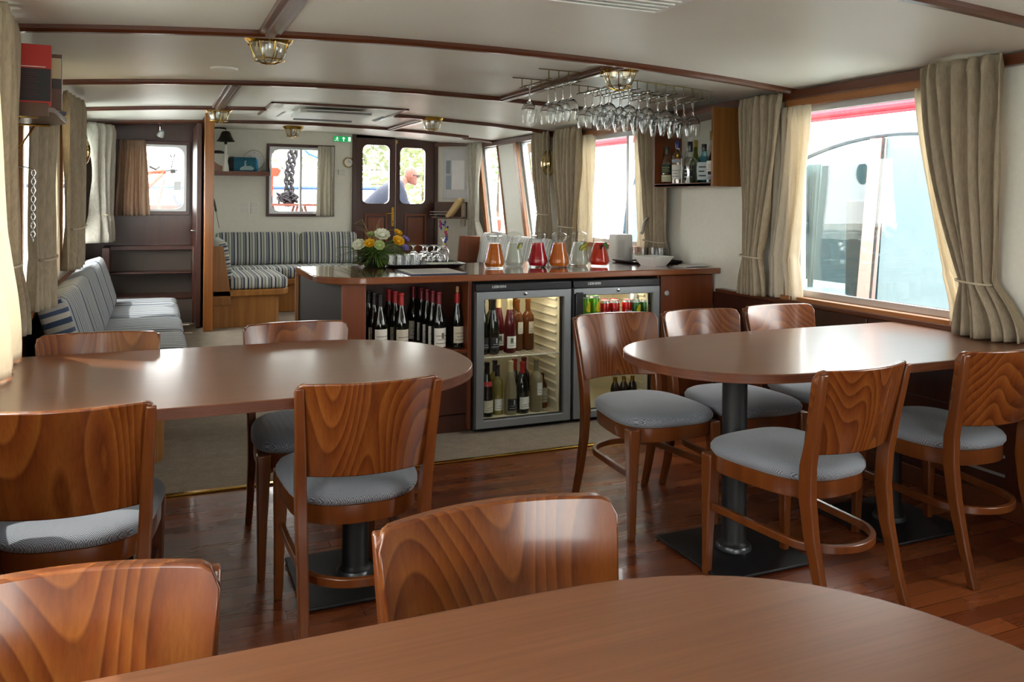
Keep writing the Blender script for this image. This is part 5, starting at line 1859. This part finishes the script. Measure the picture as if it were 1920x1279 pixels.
o = MB().lathe([(0, .055), (.006, .055), (.016, .0), (.018, .0), (.009, .06), (.019, .115), (.017, .115), (.006, .062), (0, .06)], 20).build('bar_measure', CHROME, loc=(3.13, 4.44, 1.437))
tag(o, 'small steel bar measure in front of the black label bottle', 'measure')

# ------------------------------------------------------------------ bookshelf at the sofa wall
t = thing('book_shelf', 'dark wooden corner shelf with brass rails holding books on the sofa wall', 'shelf', (XL, 3.87, 1.64))
SHW = wood('shelf_walnut', '#4a2d18', '#5e3b20', '#70482a', axis='Y', rough=.4, coat=.1)
MB().prism([(0, -.33), (.2, -.33), (.225, -.28), (.225, .2), (.16, .33), (0, .33)], -.012, .012).build('board', SHW, t, bevel=.003)
MB().box(0, .21, -.335, -.32, -.03, .022).build('front_lip', SHW, t, bevel=.002)
for y in (-.2, .22):
    MB().tube([(.005, y, -.2), (.005, y, -.02), (.16, y, -.02)], .006, 8).tube([(.005, y, -.15), (.05, y, -.11), (.1, y, -.025)], .004, 8).build('brass_bracket', BRASS, t)
t = thing('book', 'tall red and black book standing with its cover towards the room', 'book', (-.475, 3.58, 1.653), .0, 'books on the corner shelf')
bk = MB().box(-.10, .108, 0, .022, 0, .232, 0).box(-.10, .108, -.0008, 0, .02, .142, 1).box(-.01, .09, -.0012, -.0008, .147, .150, 2)
for i in range(12):
    bk.box(-.06, .05 + .02 * ((i * 5) % 3) / 2, -.0012, -.0008, .034 + i * .0082, .0365 + i * .0082, 3)
bk.box(-.02, .095, -.0012, -.0008, .006, .009, 2)
bk.build('cover', [plain('book_red', '#c02414', .45), plain('book_black', '#191416', .45), WHT, plain('book_small_print', '#5a2522', .6)], t)
MB().box(-.098, .106, .003, .019, .001, .2325).build('pages', PAPER, t)
t = thing('book', 'brown and cream picture book behind the red one', 'book', (-.43, 3.68, 1.653), .06, 'books on the corner shelf')
bk = MB().box(-.11, .09, 0, .03, 0, .215, 0).box(.02, .088, -.0008, 0, .12, .2, 1).box(-.1, .088, -.0009, 0, .08, .12, 2)
bk.build('cover', [plain('book_brown', '#5b3826', .5), plain('book_cream', '#c2b08a', .5), plain('book_dark_brown', '#33211b', .5)], t)
MB().box(-.108, .0915, .003, .027, .001, .2155).build('pages', PAPER, t)
o = MB().box(-.07, .07, -.1, .1, 0, .012).build('booklet', plain('booklet_violet', '#4a4568', .5), loc=(-.43, 3.98, 1.6535), rotz=.2)
tag(o, 'flat violet booklet lying at the far end of the corner shelf', 'booklet', 'books on the corner shelf')
o = MB()
for i in range(16):
    a = i % 2 * PI / 2
    o.tube([(math.cos(a) * .008 * math.cos(q), math.sin(a) * .008 * math.cos(q), -i * .019 - .014 + .014 * math.sin(q)) for q in [2 * PI * j / 10 for j in range(10)]], .0018, 5, closed=True)
o.tube([(0, 0, -.002), (-.03, 0, .01), (-.094, 0, .012)], .003, 6)
o = o.build('curtain_chain', CHROME, loc=(-.485, 4.12, 1.43))
tag(o, 'thin metal chain hanging by the dark linen curtain', 'chain')

# ------------------------------------------------------------------ corner by the double doors
dv = Vector((3.32 - 2.95, 8.8 - 9.1, 0)).normalized()
ang = math.atan2(dv.y, dv.x)
t = thing('notice_board', 'pale notice board with papers on the slanting corner wall', 'notice board', (3.13, 8.935, 1.6), ang)
MB().box(-.15, .16, -.012, .0, -.26, .3).build('board', plain('board_grey', '#c3c3c8', .5), t, bevel=.002)
for i, (x0, x1, z0, z1, m) in enumerate(((-.11, -.06, .02, .17, '#7d8794'), (-.11, -.05, -.16, .0, '#8d98a6'), (-.04, .11, -.16, .17, '#e2e2e6'))):
    MB().box(x0, x1, -.0135, -.012, z0, z1).build('pinned_paper', plain('pinned_%d' % i, m, .7), t)
t = thing('corner_rack', 'small wooden rack shelf with metal rails below the notice board', 'rack', (2.99, 8.80, 1.13), ang + .12)
MB().box(-.16, .2, -.1, .12, -.015, .005).build('board', MAHOG, t, bevel=.002)
MB().box(-.17, .2, .1, .12, -.02, .17).build('back_board', MAHOG, t)
for z in (.03, .06):
    MB().tube([(-.17, .1, z), (-.17, -.11, z), (.05, -.11, z)], .004, 6).build('rail', CHROME, t)
o = MB().box(-.016, .016, -.09, .09, -.12, .12).build('recipe_book', plain('old_paper', '#c9ab78', .6), loc=(3.045, 8.70, 1.235), rot=(0, .62, ang))
tag(o, 'yellowed thick book leaning on the corner rack', 'book')
o = MB().tube([(-.05, 0, .0), (-.02, .02, .012), (.02, .01, .004), (.05, 0, .01)], .007, 6).lathe([(.018, .0), (.022, .004), (.018, .01), (.014, .006), (.018, 0)], 12, c=(-.03, 0, .012)).lathe([(.018, .0), (.022, .004), (.018, .01), (.014, .006), (.018, 0)], 12, c=(.02, .01, .012)).build('reading_glasses', BLACKP, loc=(2.915, 8.81, 1.1365))
tag(o, 'dark spectacles lying on the corner rack', 'spectacles')
cols = ['#3a3fa0', '#c7c93a', '#c23a6a', '#2c8a8a', '#c02a2a', '#e2e2e2']
t = thing('hanging_trinkets', 'string of colourful beads and charms hanging under the corner rack', 'trinket string', (2.96, 8.78, 1.108))
rnd = random.Random(3)
MB().tube([(0, 0, 0), (.004, 0, -.18), (.012, 0, -.36)], .0025, 5).build('string', INK, t)
for i in range(13):
    MB().blob((0, 0, 0), (rnd.uniform(.01, .02), .01, rnd.uniform(.012, .02)), 8).build('charm', plain('charm_%d' % (i % 6), cols[(i // 2) % 5 if i > 2 else 0], .5), t, loc=(rnd.uniform(-.02, .028), 0, -.035 - i * .027), rot=(0, rnd.uniform(-.6, .6), 0))
for i in range(4):
    MB().blob((0, 0, 0), (.012, .01, .022), 8).build('charm', plain('charm_%d' % (0 if i % 2 else 5), cols[0 if i % 2 else 5], .5), t, loc=(-.06 + .012 * (i % 2), 0, -.03 - i * .022))
o = MB().lathe([(0, 0), (.022, .0), (.026, -.05), (.028, -.17), (.02, -.26), (0, -.262)], 12, ripple=(8, .06)).build('rope_tassel', ROPE, loc=(3.16, 8.74, 1.29))
tag(o, 'knotted rope tassel hanging at the end of the corner rack', 'tassel')
# ------------------------------------------------------------------ outside: deck, water, trees, neighbours
struct(MB().box(-2, 5, 9.2, 13.5, .1, .25).build('deck_ground', plain('deck_paint', '#b9bbbc', .6)), 'bow deck outside the doors')
struct(MB().box(-60, 60, -40, 70, -.9, -.8).build('water', plain('pale_water', '#b9c4c2', .15)), 'water around the boat')
struct(MB().box(-60, 60, 30, 40, -.8, .1).build('ground', plain('quay', '#b5b3aa', .8)), 'far quay')
struct(MB().box(12, 60, -30, 30, -.8, .1).build('ground', plain('quay', '#b5b3aa', .8)), 'quay beside the boats')

BARK = plain('bark', '#4d4034', .9)


def tree(lab, x, y, z, R, H, hexc, n=1400, seed=0):
    t = thing('tree', lab, 'tree', (x, y, z), 0, 'trees on the quay')
    rnd = random.Random(seed)
    MB().tube([(0, 0, 0), (.05, .02, H * .4), (0, 0, H * .75)], [R * .09, R * .07, R * .03], 8).build('trunk', BARK, t)
    mb = MB()
    cl = [(rnd.gauss(0, R * .42), rnd.gauss(0, R * .42), H * .62 + rnd.uniform(-.32, .42) * H) for _ in range(16)]
    for i in range(n):
        c = cl[i % 16]
        p = Vector((rnd.gauss(c[0], R * .17), rnd.gauss(c[1], R * .17), max(rnd.gauss(c[2], R * .15), H * .15)))
        s = rnd.uniform(.04, .085) * R * .55
        a = Vector((rnd.uniform(-1, 1), rnd.uniform(-1, 1), rnd.uniform(-1, 1))).normalized() * s
        b = a.cross(Vector((rnd.uniform(-1, 1), rnd.uniform(-1, 1), rnd.uniform(-1, 1)))).normalized() * s * .6
        mb.add([tuple(p - a), tuple(p + b), tuple(p + a), tuple(p - b)], [(0, 1, 2, 3)])
    mb.build('foliage', cloth('leaf_' + hexc[1:], hexc, .4, var=.4), t, smooth=0)
    return t


for i, (x, y, R, H, c, lab) in enumerate(((7.3, 33, 4.0, 6.0, '#8b9274', 'pale tree seen through the first door glass'), (11.0, 35, 4.2, 6.6, '#878f66', 'pale tree seen through the second door glass'), (12.4, 30, 2.6, 7.2, '#87927c', 'tall pale tree behind the davit post'), (11.3, 25, 1.7, 6.5, '#4f6e26', 'fresh green tree seen through the raked window'))):
    tree(lab, x, y, .1, R, H, c, 2600, i)

# neighbouring boat: wheelhouse with arched glass
BL = plain('boat_frame_grey', '#3c444c', .4)
MAUVE = plain('boat_post_mauve', '#94706a', .5)
BWHITE = plain('boat_white', '#dfe3e4', .5)
NX = 4.9
t = thing('neighbour_boat', 'neighbouring boat with an arched glass wheelhouse outside the big window', 'boat', (NX, 4.3, -.8))
MB().prism([(-.05, -6), (2.5, -6), (2.8, 4), (1.8, 7.5), (.9, 8.0), (-.05, 4)], 0, 1.25).build('hull', plain('boat_hull', '#b9c4c6', .5), t)
MB().box(-.03, .06, -5.2, 3.2, 1.25, 1.36).build('coaming', plain('boat_coaming', '#c9b4ac', .5), t)


def arch(y):
    return 1.815 - .155 * ((y - 4.45) / .95) ** 2


def zz(z):
    return z + .8


def quad_pane(y0, y1, mat, name, x0=0., x1=.02, n=12, inset=.0, skew=.08):
    poly = [(y0 + skew - 4.3, zz(.60)), (y1 + skew - 4.3, zz(.60))]
    top = [(y1 + (y0 - y1) * i / n, arch(y1 + (y0 - y1) * i / n) - inset) for i in range(n + 1)]
    poly += [(y - 4.3, zz(z)) for y, z in top]
    MB().prism_x(poly, x0, x1).build(name, mat, t)


PALE = plain('frosted_pane', '#5f7078', .25)
REFL = glass_thin('neighbour_glass', (.5, .6, .62), .03, .25)
quad_pane(3.35, 4.50, PALE, 'frosted_pane')
quad_pane(4.62, 5.42, REFL, 'reflecting_pane')
pts = [(.01, y - 4.3, zz(arch(y) + .012)) for y in [3.3 + i * .11 for i in range(20)]]
MB().tube([p for p in pts if p[1] + 4.3 < 5.46], .022, 8).build('arch_frame', BL, t)
MB().tube([(.01, 5.44 - 4.3, zz(1.66)), (.01, 5.53 - 4.3, zz(.58))], .018, 8).build('arch_frame', BL, t)
MB().prism_x([(4.53 + .1 - 4.3, zz(.58)), (4.63 + .12 - 4.3, zz(.58)), (4.63 - 4.3, zz(1.80)), (4.52 - 4.3, zz(1.80))], -.03, .03).build('window_post', MAUVE, t)
MB().tube([(-.02, 4.505 - 4.3, zz(1.80)), (-.02, 4.63 - 4.3, zz(.58))], .01, 6).build('window_gasket', BLACKP, t)
# inside the wheelhouse
MB().box(1.6, 1.65, -1.0, 4.2, zz(.5), zz(1.72)).build('inner_wall', plain('wheelhouse_inner', '#34464a', .7), t)
MB().box(.5, .9, .35, .62, zz(.55), zz(1.5)).build('teal_locker', plain('teal_paint', '#12464b', .5), t, bevel=.02)
MB().box(.4, .8, .66, 1.0, zz(.55), zz(1.35)).build('dark_console', plain('console_dark', '#11191d', .5), t, bevel=.02)
MB().grid(lambda u, v: (.12 + .02 * math.sin(u * 25), .98 + .14 * u - .12 * (1 - v) * u + .1 * (1 - v), zz(.62) + v * 1.02), 24, 4).build('inner_curtain', plain('boat_curtain', '#7d8a8a', .9), t, solid=.004)
MB().lathe([(0, 0), (.2, 0), (.22, .2), (.2, .42), (0, .44)], 20).build('blue_barrel', plain('barrel_blue', '#124552', .45), t, loc=(.35, .48, zz(.5)))
MB().box(-.05, 2.2, -5.5, .0, zz(.45), zz(.58)).build('deck_ledge', BWHITE, t)
# second arched panel further forward
poly = [(5.85 - 4.3, zz(.62)), (8.25 - 4.3, zz(.62)), (8.1 - 4.3, zz(1.42)), (7.9 - 4.3, zz(1.62)), (7.5 - 4.3, zz(1.76)), (5.8 - 4.3, zz(1.87))]
MB().prism_x(poly, .0, .02).build('frosted_pane', plain('frosted_pane_green', '#5d7c80', .25), t)
MB().tube([(.0, y, z) for y, z in poly[1:]], .02, 8).build('arch_frame', plain('boat_frame_blue', '#2f4558', .4), t)
o = MB().tube([(NX, 2.0, 2.035), (NX, 9.5, 2.035)], .035, 10).tube([(NX + .01, 2.0, 1.99), (NX + .01, 9.5, 1.99)], .014, 8).build('rolled_awning', plain('awning_red', '#b8303e', .8))
for y in (2.2, 9.3):
    MB().tube([(NX, y, 2.03), (NX, y, -.8)], .02, 8).build('awning_pole', ALU, o)
tag(o, 'red rolled awning along the neighbouring boat', 'awning')
# railing and davit seen through the raked windows
t = thing('deck_railing', 'white railing outside the raked windows', 'railing', (3.75, 8.0, .25))
for z in (.62, .86):
    MB().tube([(0, -1.5, z), (0, 4.5, z)], .018, 8).build('rail', BWHITE, t)
for y in (-1, .6, 2.2, 3.8):
    MB().tube([(0, y, 0), (0, y, .86)], .018, 8).build('post', BWHITE, t)
MB().box(3.5, 4.1, 6.3, 13, .1, .25).build('side_deck', plain('deck_paint', '#9a9c9e', .6))
struct(COL.objects['side_deck'], 'side deck below the raked windows')
o = MB().tube([(0, 0, 0), (0, 0, 2.6), (.1, .3, 3.4), (.3, .9, 3.8)], [.06, .055, .045, .03], 10).build('davit', plain('davit_white', '#cfcfca', .5), loc=(5.6, 13.5, -.85))
tag(o, 'white davit post beyond the raked window', 'davit')
ORG = plain('safety_orange', '#a82c0c', .6)
o = MB().lathe([(.16, -.04), (.2, -.06), (.24, -.03), (.24, .03), (.2, .06), (.16, .04), (.16, -.04)], 24).build('lifebuoy', ORG, loc=(3.75, 9.6, 1.02), rot=(0, PI / 2, .5))
tag(o, 'orange lifebuoy on the railing beyond the raked window', 'lifebuoy')
o = MB().box(-.5, .5, -.4, .4, 0, .5).rbox((0, 0, .55), (1.1, .9, .06)).build('deck_chest', plain('chest_orange', '#c9562e', .6), loc=(3.78, 11.8, .25), bevel=.02)
tag(o, 'orange deck chest outside beyond the railing', 'chest')

# things on the bow deck
DW = plain('deck_timber', '#5e2a1e', .6)
t = thing('deck_bicycle', 'orange bicycle on the bow deck outside the mahogany wall', 'bicycle', (-.02, 10.6, .25))
MB().tube([(-.06, 0, 1.19), (.12, 0, 1.38)], .028, 8).tube([(-.2, 0, 1.33), (.12, 0, 1.38)], .022, 8).tube([(-.06, 0, 1.19), (-.3, 0, .75)], .022, 8).build('frame', ORG, t)
MB().tube([(.12, 0, 1.3), (.05, 0, 1.0), (.12, 0, .6)], .016, 8).build('fork', plain('fork_red', '#a3372a', .5), t)
MB().tube([(-.05, -.05, 1.43), (.02, 0, 1.40), (.06, .05, 1.43)], .014, 6).tube([(.12, 0, 1.38), (.2, 0, 1.395), (.26, 0, 1.39)], .01, 6).build('handlebar', BLACK, t)
for x in (.15, -.6):
    MB().tube([(x + .3 * math.cos(a), 0, .35 + .3 * math.sin(a)) for a in [2 * PI * i / 28 for i in range(28)]], .016, 6, closed=True).build('wheel', BLACK, t)
o = MB().box(-.5, .5, -.2, .2, .92, .98).box(-.5, .45, -.19, .19, .86, .92)
for x in (-.45, .4):
    o.box(x, x + .06, -.18, .18, 0, .88)
o = o.build('deck_bench', DW, loc=(-.2, 11.0, .25), bevel=.006)
tag(o, 'red brown wooden bench on the bow deck behind the bicycle', 'bench')
t = thing('bow_railing', 'thin wire railing of the bow with a blue line', 'railing', (0, 12.6, .25))
for z, r, m in ((1.5, .006, BLACK), (1.28, .006, BLACK), (1.21, .03, plain('rail_blue', '#1a3c6a', .5))):
    MB().tube([(-2, 0, z), (3.4, 0, z + .03)], r, 6).build('rail', m, t)
for x in (-1.6, -.2, 1.1, 2.1):
    MB().tube([(x, 0, 0), (x, 0, 1.52)], .02, 8).build('post', BWHITE, t)
t = thing('rigging_block', 'dark shackle and pulley block hanging outside the mahogany wall window', 'pulley', (.185, 10.5, 1.8))
MB().tube([(0, -1.9, .16), (0, -1.3, .14), (0, 0, .02)], .004, 5).build('line', ALU, t)
MB().tube([(-.03, 0, .02), (0, 0, -.04), (.02, 0, .03)], .01, 6).build('hook', BLACK, t)
MB().tube([(0, 0, -.03), (-.02, 0, -.15), (.01, 0, -.28)], .006, 5).build('line', BLACK, t)
MB().rbox((0, 0, -.17), (.06, .04, .05)).build('block', BLACK, t, bevel=.01)
MB().rbox((.05, 0, -.34), (.08, .04, .11)).build('block', BLACK, t, bevel=.01)
o = MB().rings([[(x, y, z) for x, y in ((-.03, -.02), (.03, -.02), (.03, .02), (-.03, .02))] for z in (0, 1.0)]).tube([(-.02, 0, .98), (-.09, 0, 1.1)], [.03, .018], 8).tube([(.02, 0, .98), (.1, 0, 1.12)], [.03, .018], 8).build('mooring_bollard', plain('bollard_navy', '#2a2f45', .5), loc=(.28, 10.4, .25))
tag(o, 'dark forked bollard outside the mahogany wall window', 'bollard')

# anchor chain hanging outside the small window, with its heap
CH_ = plain('rusty_chain', '#211d24', .6, .4)
t = thing('anchor_chain', 'thick dark anchor chain hanging outside the small bow window', 'chain', (1.52, 10.6, 1.35))
rnd = random.Random(11)


def link(c, rot, s):
    mb = MB()
    mb.tube([(.022 * s * math.cos(a), 0, .04 * s * math.sin(a)) for a in [2 * PI * i / 14 for i in range(14)]], .011 * s, 6, closed=True)
    mb.build('chain_link', CH_, t, loc=c, rot=rot)


for i in range(13):
    q = i / 12
    for s in (-1, 1):
        link((.02 + s * .03 - .07 * math.sin(q * 3) * .5 + .05 * (1 - q), 0, .62 - q * .66), (0, .25 * s, PI / 2 * (i % 2) + .3), 1.15)
for i in range(46):
    a = rnd.uniform(0, 2 * PI)
    r = rnd.uniform(0, .11)
    link((-.02 + r * math.cos(a), r * math.sin(a) * .6, .02 - rnd.uniform(0, .13) * (1 - r * 3)), (rnd.uniform(0, 3), rnd.uniform(0, 3), rnd.uniform(0, 3)), 1.1)
t = thing('folding_table', 'red brown slatted folding table under the chain heap', 'table', (1.46, 10.6, .25))
MB().box(-.18, .17, -.2, .2, .98, 1.01).build('tabletop', DW, t)
for y in (-.15, .15):
    MB().tube([(-.15, y, .98), (.12, y, .0)], .018, 6).build('leg', DW, t)
    MB().tube([(.15, y, .98), (-.12, y, .0)], .018, 6).build('leg', DW, t)
o = copy_tree(t)
o.location = (1.86, 10.7, .25)
o['label'] = 'second red brown folding table near the curtain of the small window'
o = MB().prism_y([(-.08, 0), (.06, .0), (.10, .08), (.06, .10), (-.08, .12)], -.1, .1).box(-.06, -.04, -.02, .02, -.25, 0).box(-.01, .01, -.02, .02, -.25, 0).build('orange_cover', ORG, loc=(1.36, 10.9, 1.6))
for x in (-.05, .0):
    MB().tube([(x, 0, 0), (x, 0, -1.35)], .012, 6).build('support', BLACK, o)
tag(o, 'orange covered equipment box beyond the small window', 'cover')
o = MB().tube([(-.3, 0, .5), (.1, 0, .1), (.5, 0, -.06)], .018, 8).tube([(.5, 0, -.06), (.5, 0, -1.6)], .02, 8).build('blue_boom', plain('boom_blue', '#1f4f74', .5), loc=(1.9, 12.0, 1.86))
tag(o, 'blue boom slanting behind the anchor chain', 'boom')

# ------------------------------------------------------------------ the man on the bow deck
SKIN = NT('skin')
SKIN.set(SKIN.ramp(SKIN.noise(SKIN.coord(), 14, 3), [(.3, S('#5f332a')), (.7, S('#754639'))]), .5)
SKIN = SKIN.m
NAVY = plain('navy_jacket', '#161c2e', .85, var=.2)
TROUS = plain('dark_trousers', '#23242b', .85)
PX_, PY_, PZ_ = 2.95, 11.0, .25
per = thing('person', 'bald man in a navy jacket and sunglasses bending forward on the bow deck', 'person', (PX_, PY_, PZ_))


def skinned(name, pts, edges, mat, sub=2, parent=per):
    me = bpy.data.meshes.new(name)
    me.from_pydata([p[:3] for p in pts], edges, [])
    me.materials.append(mat)
    o = bpy.data.objects.new(name, me)
    COL.objects.link(o)
    o.parent = parent
    m = o.modifiers.new('skin', 'SKIN')
    m.use_smooth_shade = True
    for i, p in enumerate(pts):
        sv = me.skin_vertices[0].data[i]
        r = p[3]
        sv.radius = r if isinstance(r, tuple) else (r, r)
        sv.use_root = i == 0
    s = o.modifiers.new('smooth', 'SUBSURF')
    s.levels = s.render_levels = sub
    return o


# local coordinates: x towards the face, y away from the viewer, z up from the deck
body = skinned('body', [
    (-.40, 0, .84, .13), (-.26, 0, .98, .13), (-.08, 0, 1.13, .14), (.08, 0, 1.25, .125), (.15, 0, 1.335, .06), (.205, 0, 1.375, .055),
    (-.40, -.10, .80, .095), (-.30, -.11, .44, .065), (-.40, -.11, .09, .045), (-.28, -.12, .045, .04),
    (-.40, .10, .80, .095), (-.33, .11, .44, .065), (-.46, .11, .09, .045), (-.34, .12, .045, .04),
    (.03, -.19, 1.24, .07), (.12, -.23, .98, .05), (.34, -.2, .82, .036), (.41, -.19, .79, .036), (.47, -.18, .775, .022),
    (.03, .19, 1.24, .07), (.12, .23, .98, .05), (.34, .2, .82, .036), (.41, .19, .79, .036), (.47, .18, .775, .022)],
    [(0, 1), (1, 2), (2, 3), (3, 4), (4, 5), (0, 6), (6, 7), (7, 8), (8, 9), (0, 10), (10, 11), (11, 12), (12, 13), (3, 14), (14, 15), (15, 16), (16, 17), (17, 18), (3, 19), (19, 20), (20, 21), (21, 22), (22, 23)], SKIN)
# head modelled as stacked rings, fused into the body mesh by a remesh
hd = MB()
rings = []
prof = [  # z, x centre, half length (front-back), half width
    (-.115, .035, .045, .04), (-.10, .032, .068, .05), (-.075, .02, .085, .058), (-.04, .008, .093, .066), (0, .0, .098, .072), (.04, -.006, .099, .075), (.075, -.012, .09, .07), (.1, -.016, .07, .055), (.116, -.018, .04, .032), (.121, -.018, .008, .007)]
for z, cx, a, b in prof:
    rings.append([(cx + a * math.cos(2 * PI * i / 24), b * math.sin(2 * PI * i / 24), z) for i in range(24)])
hd.rings(rings)
hd.rings([[(.088, -.012, .02), (.088, .012, .02), (.092, 0, .022)], [(.108, -.016, -.022), (.108, .016, -.022), (.118, 0, -.018)], [(.088, -.013, -.034), (.088, .013, -.034), (.1, 0, -.036)]])
hd.blob((.085, 0, -.055), (.016, .024, .007), 8).blob((.083, 0, -.068), (.015, .022, .008), 8).blob((.075, 0, -.1), (.022, .026, .018), 8)
for s in (-1, 1):
    hd.blob((-.01, s * .074, -.01), (.018, .01, .032), 8)
    hd.blob((.078, s * .03, .012), (.012, .014, .01), 8)
head = hd.build('head', SKIN, body, smooth=80, loc=(.265, 0, 1.40), rot=(0, .22, 0), sub=1)
g = MB().rbox((.088, .036, .014), (.03, .058, .038)).rbox((.088, -.036, .014), (.03, .058, .038)).tube([(.09, -.06, .018), (.05, -.08, .016), (-.01, -.084, .01)], .006, 6).tube([(.09, .06, .018), (.05, .08, .016), (-.01, .084, .01)], .006, 6).tube([(.098, -.01, .018), (.098, .01, .018)], .003, 6)
g.build('sunglasses', BLACKP, head, bevel=.002)
for s in (-1, 1):
    for k, (dy, L) in enumerate(((-.024, .06), (-.008, .07), (.008, .066), (.024, .052))):
        skinned('finger', [(.46, s * .185 + dy, .775, .0095), (.46 + L * .6, s * .185 + dy, .762, .009), (.46 + L * .9, s * .185 + dy, .735, .008)], [(0, 1), (1, 2)], SKIN, 1, body)
    skinned('thumb', [(.42, s * .185 - s * .03, .785, .0105), (.455, s * .185 - s * .055, .77, .0095), (.49, s * .185 - s * .05, .755, .0085)], [(0, 1), (1, 2)], SKIN, 1, body)
skinned('jacket', [
    (-.36, 0, .88, .155), (-.26, 0, .98, .15), (-.09, 0, 1.13, .16), (.07, 0, 1.26, .137), (.135, 0, 1.335, .078),
    (.03, -.2, 1.25, .085), (.12, -.235, .98, .066), (.33, -.2, .825, .05),
    (.03, .2, 1.25, .085), (.12, .235, .98, .066), (.33, .2, .825, .05)],
    [(0, 1), (1, 2), (2, 3), (3, 4), (3, 5), (5, 6), (6, 7), (3, 8), (8, 9), (9, 10)], NAVY)
skinned('trousers', [(-.40, 0, .86, .14), (-.40, -.10, .78, .105), (-.30, -.11, .44, .078), (-.40, -.11, .12, .065), (-.40, .10, .78, .105), (-.33, .11, .44, .078), (-.46, .11, .12, .065)], [(0, 1), (1, 2), (2, 3), (0, 4), (4, 5), (5, 6)], TROUS)
for s, x in ((-1, -.33), (1, -.39)):
    MB().blob((x, s * .115, .045), (.14, .05, .045), 10).build('shoe', BLACK, per, smooth=80)
